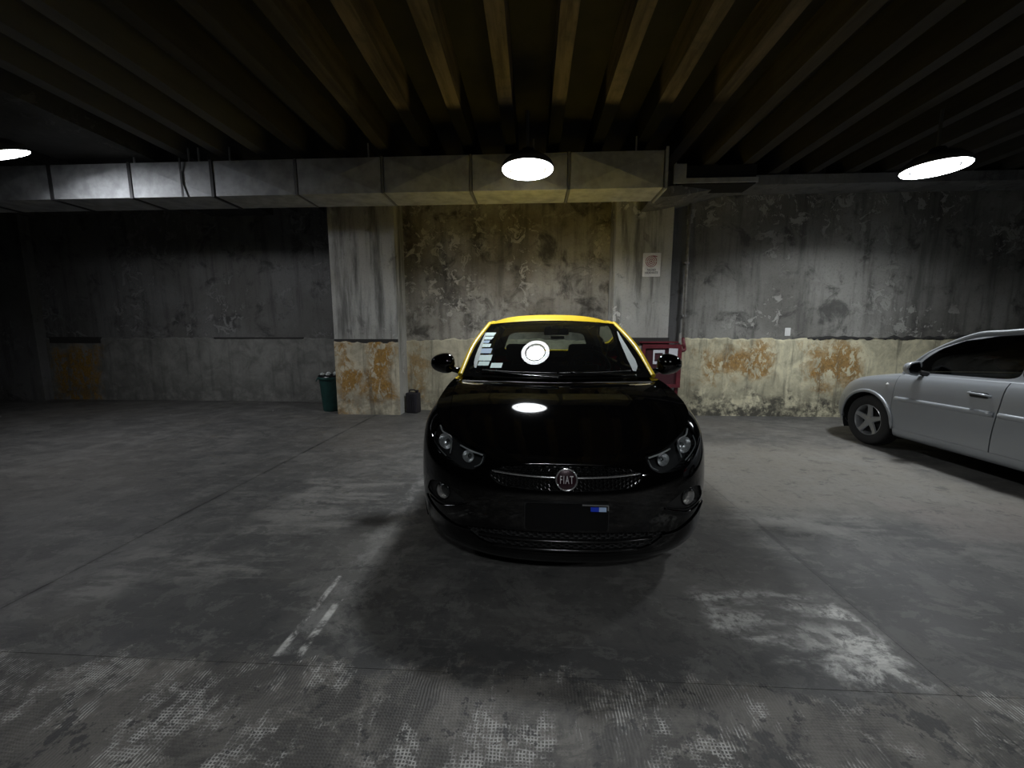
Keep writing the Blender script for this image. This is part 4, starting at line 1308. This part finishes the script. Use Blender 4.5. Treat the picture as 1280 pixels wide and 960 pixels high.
def build_silver():
    c = SILVER_CAR
    car = tag(empty('sedan_car', (4.80, 5.53, 0), math.pi), 'silver sedan with tinted windows parked nose to the wall on the right', 'car')
    sh = Shell(c, 60, 60, 150, 40)
    rest = sh.mesh; sv = M['silver']
    WY, WR = (.80, 3.24), .295
    for wy in WY:
        for sgn in (1, -1):
            _, rest = split(rest, lambda V, wy=wy, sgn=sgn: np.maximum(np.hypot(V[:, 1]-wy, V[:, 2]-.30)-.345, .45-sgn*V[:, 0]))
            well(car, sgn*.46, sgn*.800, wy, .30, .342)
            # rolled arch lip
            a = np.linspace(-.02*math.pi, 1.02*math.pi, 40)
            path = [(sgn*(sh.side_x(wy+.348*math.cos(q), max(.2, .30+.348*math.sin(q)))+.004), wy+.348*math.cos(q), .30+.348*math.sin(q)) for q in a]
            mk('arch_lip', tube(path, .020, 8, rx=.012), sv, car, True)
    HL = np.array([(.70, .70), (.60, .67), (.42, .645), (.40, .56), (.55, .54), (.68, .58), (.74, .64)])
    for sgn in (1, -1):
        lens, rest = take(rest, field_xz(round_poly(HL*np.array([sgn, 1]), 5, .25), .8), .002)
        hl = panel('headlight', offset(lens, .05), M['satin'], car, -.04)
        panel('lens', lens, M['lens'], hl, 0)
    g, rest = take(rest, field_xz(round_poly([(-.36, .62), (.36, .62), (.33, .55), (-.33, .55)], 5, .25), .5), 0)
    gr = panel('grille', offset(g, .03), M['plastic'], car, -.03)
    mk('trim_bar', tube([(x, sh.front_y(x, .585)+.006, .585) for x in np.linspace(-.34, .34, 21)], .014, 8), M['chrome'], gr, True)
    g, rest = take(rest, field_xz(round_poly([(-.45, .34), (.45, .34), (.40, .25), (-.40, .25)], 5, .25), .5), 0)
    panel('lower_intake', offset(g, .03), M['plastic'], car, -.03)
    bump, rest = take(rest, lambda V: np.maximum(V[:, 1]-.46, V[:, 2]-.54), .003)
    panel('front_bumper', bump, sv, car)
    rb, rest = take(rest, lambda V: np.maximum(3.66-V[:, 1], V[:, 2]-.58), .003)
    panel('rear_bumper', rb, sv, car)
    doorF = [(1.15, .28), (1.12, .55), (1.12, .86), (1.2, 1.1), (2.10, 1.1), (2.09, .7), (2.05, .27)]
    doorR = [(2.05, .27), (2.09, .7), (2.10, 1.1), (2.98, 1.1), (3.00, .86), (2.93, .68), (2.84, .52), (2.82, .27)]
    for sgn in (1, -1):
        sill, rest = take(rest, lambda V, sgn=sgn: np.maximum.reduce([V[:, 2]-.285, 1.1-V[:, 1], V[:, 1]-2.9, .3-sgn*V[:, 0]]), .002)
        panel('sill', sill, sv, car)
        for nm, pg, yh in (('front_door', doorF, 1.925), ('rear_door', doorR, 2.80)):
            d, rest = take(rest, field_yz(np.array(pg), sgn), .0045)
            do = panel(nm, d, sv, car)
            zh = .772; xh = sh.side_x(yh, zh)
            mk('handle_cup', rot(move(rounded_plate(.150, .050, .004, .020), (0, 0, 0)), sgn*math.pi/2, 'z')[0:1]+(rounded_plate(.150, .050, .004, .020)[1],), M['plastic'], do).location = (sgn*(xh+.007), yh, zh)
            mk('door_handle', tube(crom([(sgn*(xh-.005), yh-.085, zh+.012), (sgn*(xh+.022), yh-.06, zh+.012), (sgn*(xh+.024), yh+.05, zh+.008), (sgn*(xh-.003), yh+.085, zh-.004)], 5), .010, 8, rx=.012), sv, do, True)
            y0_, y1_ = (1.16, 2.06) if nm == 'front_door' else (2.10, 2.93)
            zz = .615
            mo = np.array([(sgn*(sh.side_x(y, zz+.006*(y-1.2))+.004), y, zz+.006*(y-1.2)) for y in np.linspace(y0_, y1_, 16)])
            mk('door_moulding', tube(mo, .024, 8, rx=.016), sv, do, True)
        f, rest = split(rest, lambda V, sgn=sgn: np.maximum(V[:, 1]-1.3, .0-sgn*V[:, 0]))
        fo = panel('front_fender', f, sv, car)
        xm = sh.side_x(1.03, .75)
        mk('side_marker', move(lathe([(0, .012), (.012, .010), (.020, .0)], 16, 'x', caps=False), (sgn*(xm-.002), 1.03, .752)) if sgn > 0 else move((lathe([(0, .012), (.012, .010), (.020, .0)], 16, 'x', caps=False)[0]*np.array([-1, 1, 1]), lathe([(0, .012), (.012, .010), (.020, .0)], 16, 'x', caps=False)[1]), (sgn*(xm-.002), 1.03, .752)), M['amber'], fo, True)
        tl, rest = take(rest, lambda V, sgn=sgn: np.maximum.reduce([3.80-V[:, 1], .40-sgn*V[:, 0], .64-V[:, 2]]), .003)
        panel('tail_light', tl, M['taillight'], car)
    panel('quarter_panel', rest, sv, car)
    H, ia = hood_grid(sh, .60, [(0, .98, .885), (.28, 1.0, .886), (.52, 1.06, .884), (.68, 1.15, .88)], 1.25, .035)
    G = mirror_grid(H); hm = grid_mesh(G)
    edge = [(0, -.2), (.40, -.2), (.56, .28), (.64, .55), (.69, .9), (.70, 1.1), (.52, 1.03), (.25, .975), (0, .955)]
    poly = np.array(edge+[(-x, y) for x, y in edge[::-1]][1:-1])
    hood, sides = take(hm, field_xy(poly), .004)
    panel('hood', hood, sv, car)
    scut, fend = split(sides, lambda V: np.maximum(np.abs(V[:, 0])-.66, .85-V[:, 1]))
    panel('cowl_panel', scut, M['plastic'], car, .02)
    for sgn in (1, -1):
        f, _ = split(fend, lambda V, sgn=sgn: -sgn*V[:, 0]); panel('fender_top', f, sv, car)
    gc = dict(ry=[1.1, 1.5, 1.7, 2.0, 2.4, 2.9, 3.3], rx=[.62, .575, .57, .57, .57, .555, .52], rz=[1.05, 1.27, 1.315, 1.345, 1.365, 1.35, 1.30],
              hdr=(.568, 1.52, 1.275, .08, .03), cowl=(.685, 1.12, .90, .15, .0), back=(.52, 3.02, 1.335, .06, .03), crown=.060, bow=(.012, -.02, .035), skip_header=True, rdrop=.002,
              abase=(.705, 1.10, .885), dbase=(.64, 3.45, .95), sideA=1.13, sideD=3.40, shelf=.04, bulge=.022, prad=[.024, .024, .022, .022],
              frit=[(-.95, .06), (-.93, .5), (-.91, .94), (.91, .94), (.93, .5), (.95, .06)],
              windows=[('front', [(1.20, .908), (1.285, 1.05), (1.40, 1.165), (1.56, 1.25), (1.82, 1.295), (2.122, 1.318), (2.112, .928)]), ('rear', [(2.116, .928), (2.126, 1.318), (2.60, 1.318), (2.92, 1.27), (3.10, 1.15), (3.22, .965)])])
    cab = greenhouse(car, sh, gc, sv, sv)
    # rear window and boot lid
    top = sh.top; idd = int(np.argmin(np.abs(top[:sh.nf+sh.ns, 1]-3.40)))
    us = np.linspace(0, 1, 30)
    hdr = np.array([cab.back(u) for u in us]); bt = np.array([(u*.70, 3.52-.12*u*u, .955) for u in us])
    half = np.array([hdr*(1-t)+bt*t+np.array([0, .03, .03])*math.sin(math.pi*t) for t in np.linspace(0, 1, 20)])
    hm = flip(grid_mesh(mirror_grid(half)))
    rg, fr = take(hm, field_xz(round_poly([(-.48, 1.30), (.48, 1.30), (.62, .99), (-.62, .99)], 5, .2)), 0)
    mk('rear_window', rg, M['glass_dark'], car, True); panel('rear_frame', fr, sv, car)
    rearloop = resample(top[idd:], 30)[::-1]
    half = np.array([bt*(1-t)+rearloop*t+np.array([0, 0, .015])*math.sin(math.pi*t) for t in np.linspace(0, 1, 20)])
    panel('boot_lid', flip(grid_mesh(mirror_grid(half))), sv, car)
    # mirrors
    for sgn in (1, -1):
        mr = empty('door_mirror', (sgn*.745, 1.36, .915), 0, car)
        V, F = [], []; nu, nv = 20, 12
        for i in range(nv+1):
            ph = math.pi*i/nv
            for j in range(nu):
                th = 2*math.pi*j/nu
                x = math.sin(ph)*math.cos(th); z = math.sin(ph)*math.sin(th); y = -math.cos(ph)
                x = math.copysign(abs(x)**.7, x); z = math.copysign(abs(z)**.7, z)
                y = y*.085 if y < 0 else y*.006
                V.append((sgn*(x*.085+.115), y+.02*x, z*(.070-.012*x)+.045))
        for i in range(nv):
            for j in range(nu):
                q = (i*nu+j, i*nu+(j+1) % nu, (i+1)*nu+(j+1) % nu, (i+1)*nu+j); F.append(q if sgn > 0 else q[::-1])
        mk('mirror_shell', (V, F), sv, mr, True)
        a = np.linspace(0, 2*math.pi, 40, endpoint=False)
        sq = lambda v: np.sign(v)*np.abs(v)**.6
        X = sq(np.cos(a)); Z = sq(np.sin(a))
        path = np.stack([sgn*(X*.080+.115), .010+.02*X, Z*(.064-.011*X)+.045], 1)
        mk('mirror_rim', tube(path, .010, 8, True), sv, mr, True)
        n = len(a); V = np.vstack([path+np.array([0, .004, 0]), [[sgn*.115, .012, .045]]])
        mk('mirror_glass', (V, [(i, (i+1) % n, n) if sgn < 0 else ((i+1) % n, i, n) for i in range(n)]), M['gloss_plastic'], mr)
        mk('mirror_arm', tube([(-sgn*.05, .0, -.02), (sgn*.03, -.015, .0), (sgn*.09, -.03, .02)], [.03, .026, .022], 10), M['plastic'], mr, True)
    for wy in WY:
        for sgn in (1, -1):
            wheel(car, sgn*.705, wy, WR, .185, sgn, M['rim'], .185)
    fl = [(0.0, .10), (.5, .14), (.63, .45), (.63, 3.8), (.5, 4.0), (0, 4.05)]
    P = np.array(fl+[(-x, y) for x, y in fl[::-1]][1:-1]); n = len(P)
    V = [(x, y, .20) for x, y in P]+[(x, y, .23) for x, y in P]
    mk('floor_pan', (V, [tuple(range(n)), tuple(range(n, 2*n))[::-1]]+[(i, (i+1) % n, (i+1) % n+n, i+n) for i in range(n)]), M['under'], car)
    mk('engine_bay', box(-.66, .66, .45, .95, .22, .60), M['under'], car)
    # dim interior seen through the tinted glass
    D = [[(x, 1.14, .86), (x, 1.25, .90), (x, 1.5, .90), (x, 1.60, .84), (x, 1.60, .5)] for x in np.linspace(-.62, .62, 9)]
    mk('dashboard', flip(grid_mesh(np.array(D).transpose(1, 0, 2))), M['dash'], car, True, 40)
    for sx in (.33, -.33):
        se = empty('front_seat', (sx, 2.10, .24), 0, car)
        q = mk('backrest', rot(box(-.24, .24, 0, .13, .15, .70), math.radians(-14), 'x'), M['fabric'], se); bevel(q, .05, 3)
        q = mk('cushion', box(-.25, .25, -.42, .06, .05, .20), M['fabric'], se); bevel(q, .05, 3)
        q = mk('headrest', rot(box(-.13, .13, .02, .12, .73, .90), math.radians(-14), 'x'), M['fabric'], se); bevel(q, .04, 3)
    q = mk('rear_seat', rot(box(-.60, .60, 2.90, 3.04, .30, .92), math.radians(-10), 'x', (0, 2.9, .3)), M['fabric'], car); bevel(q, .05, 3)
    return car

build_black()
build_silver()
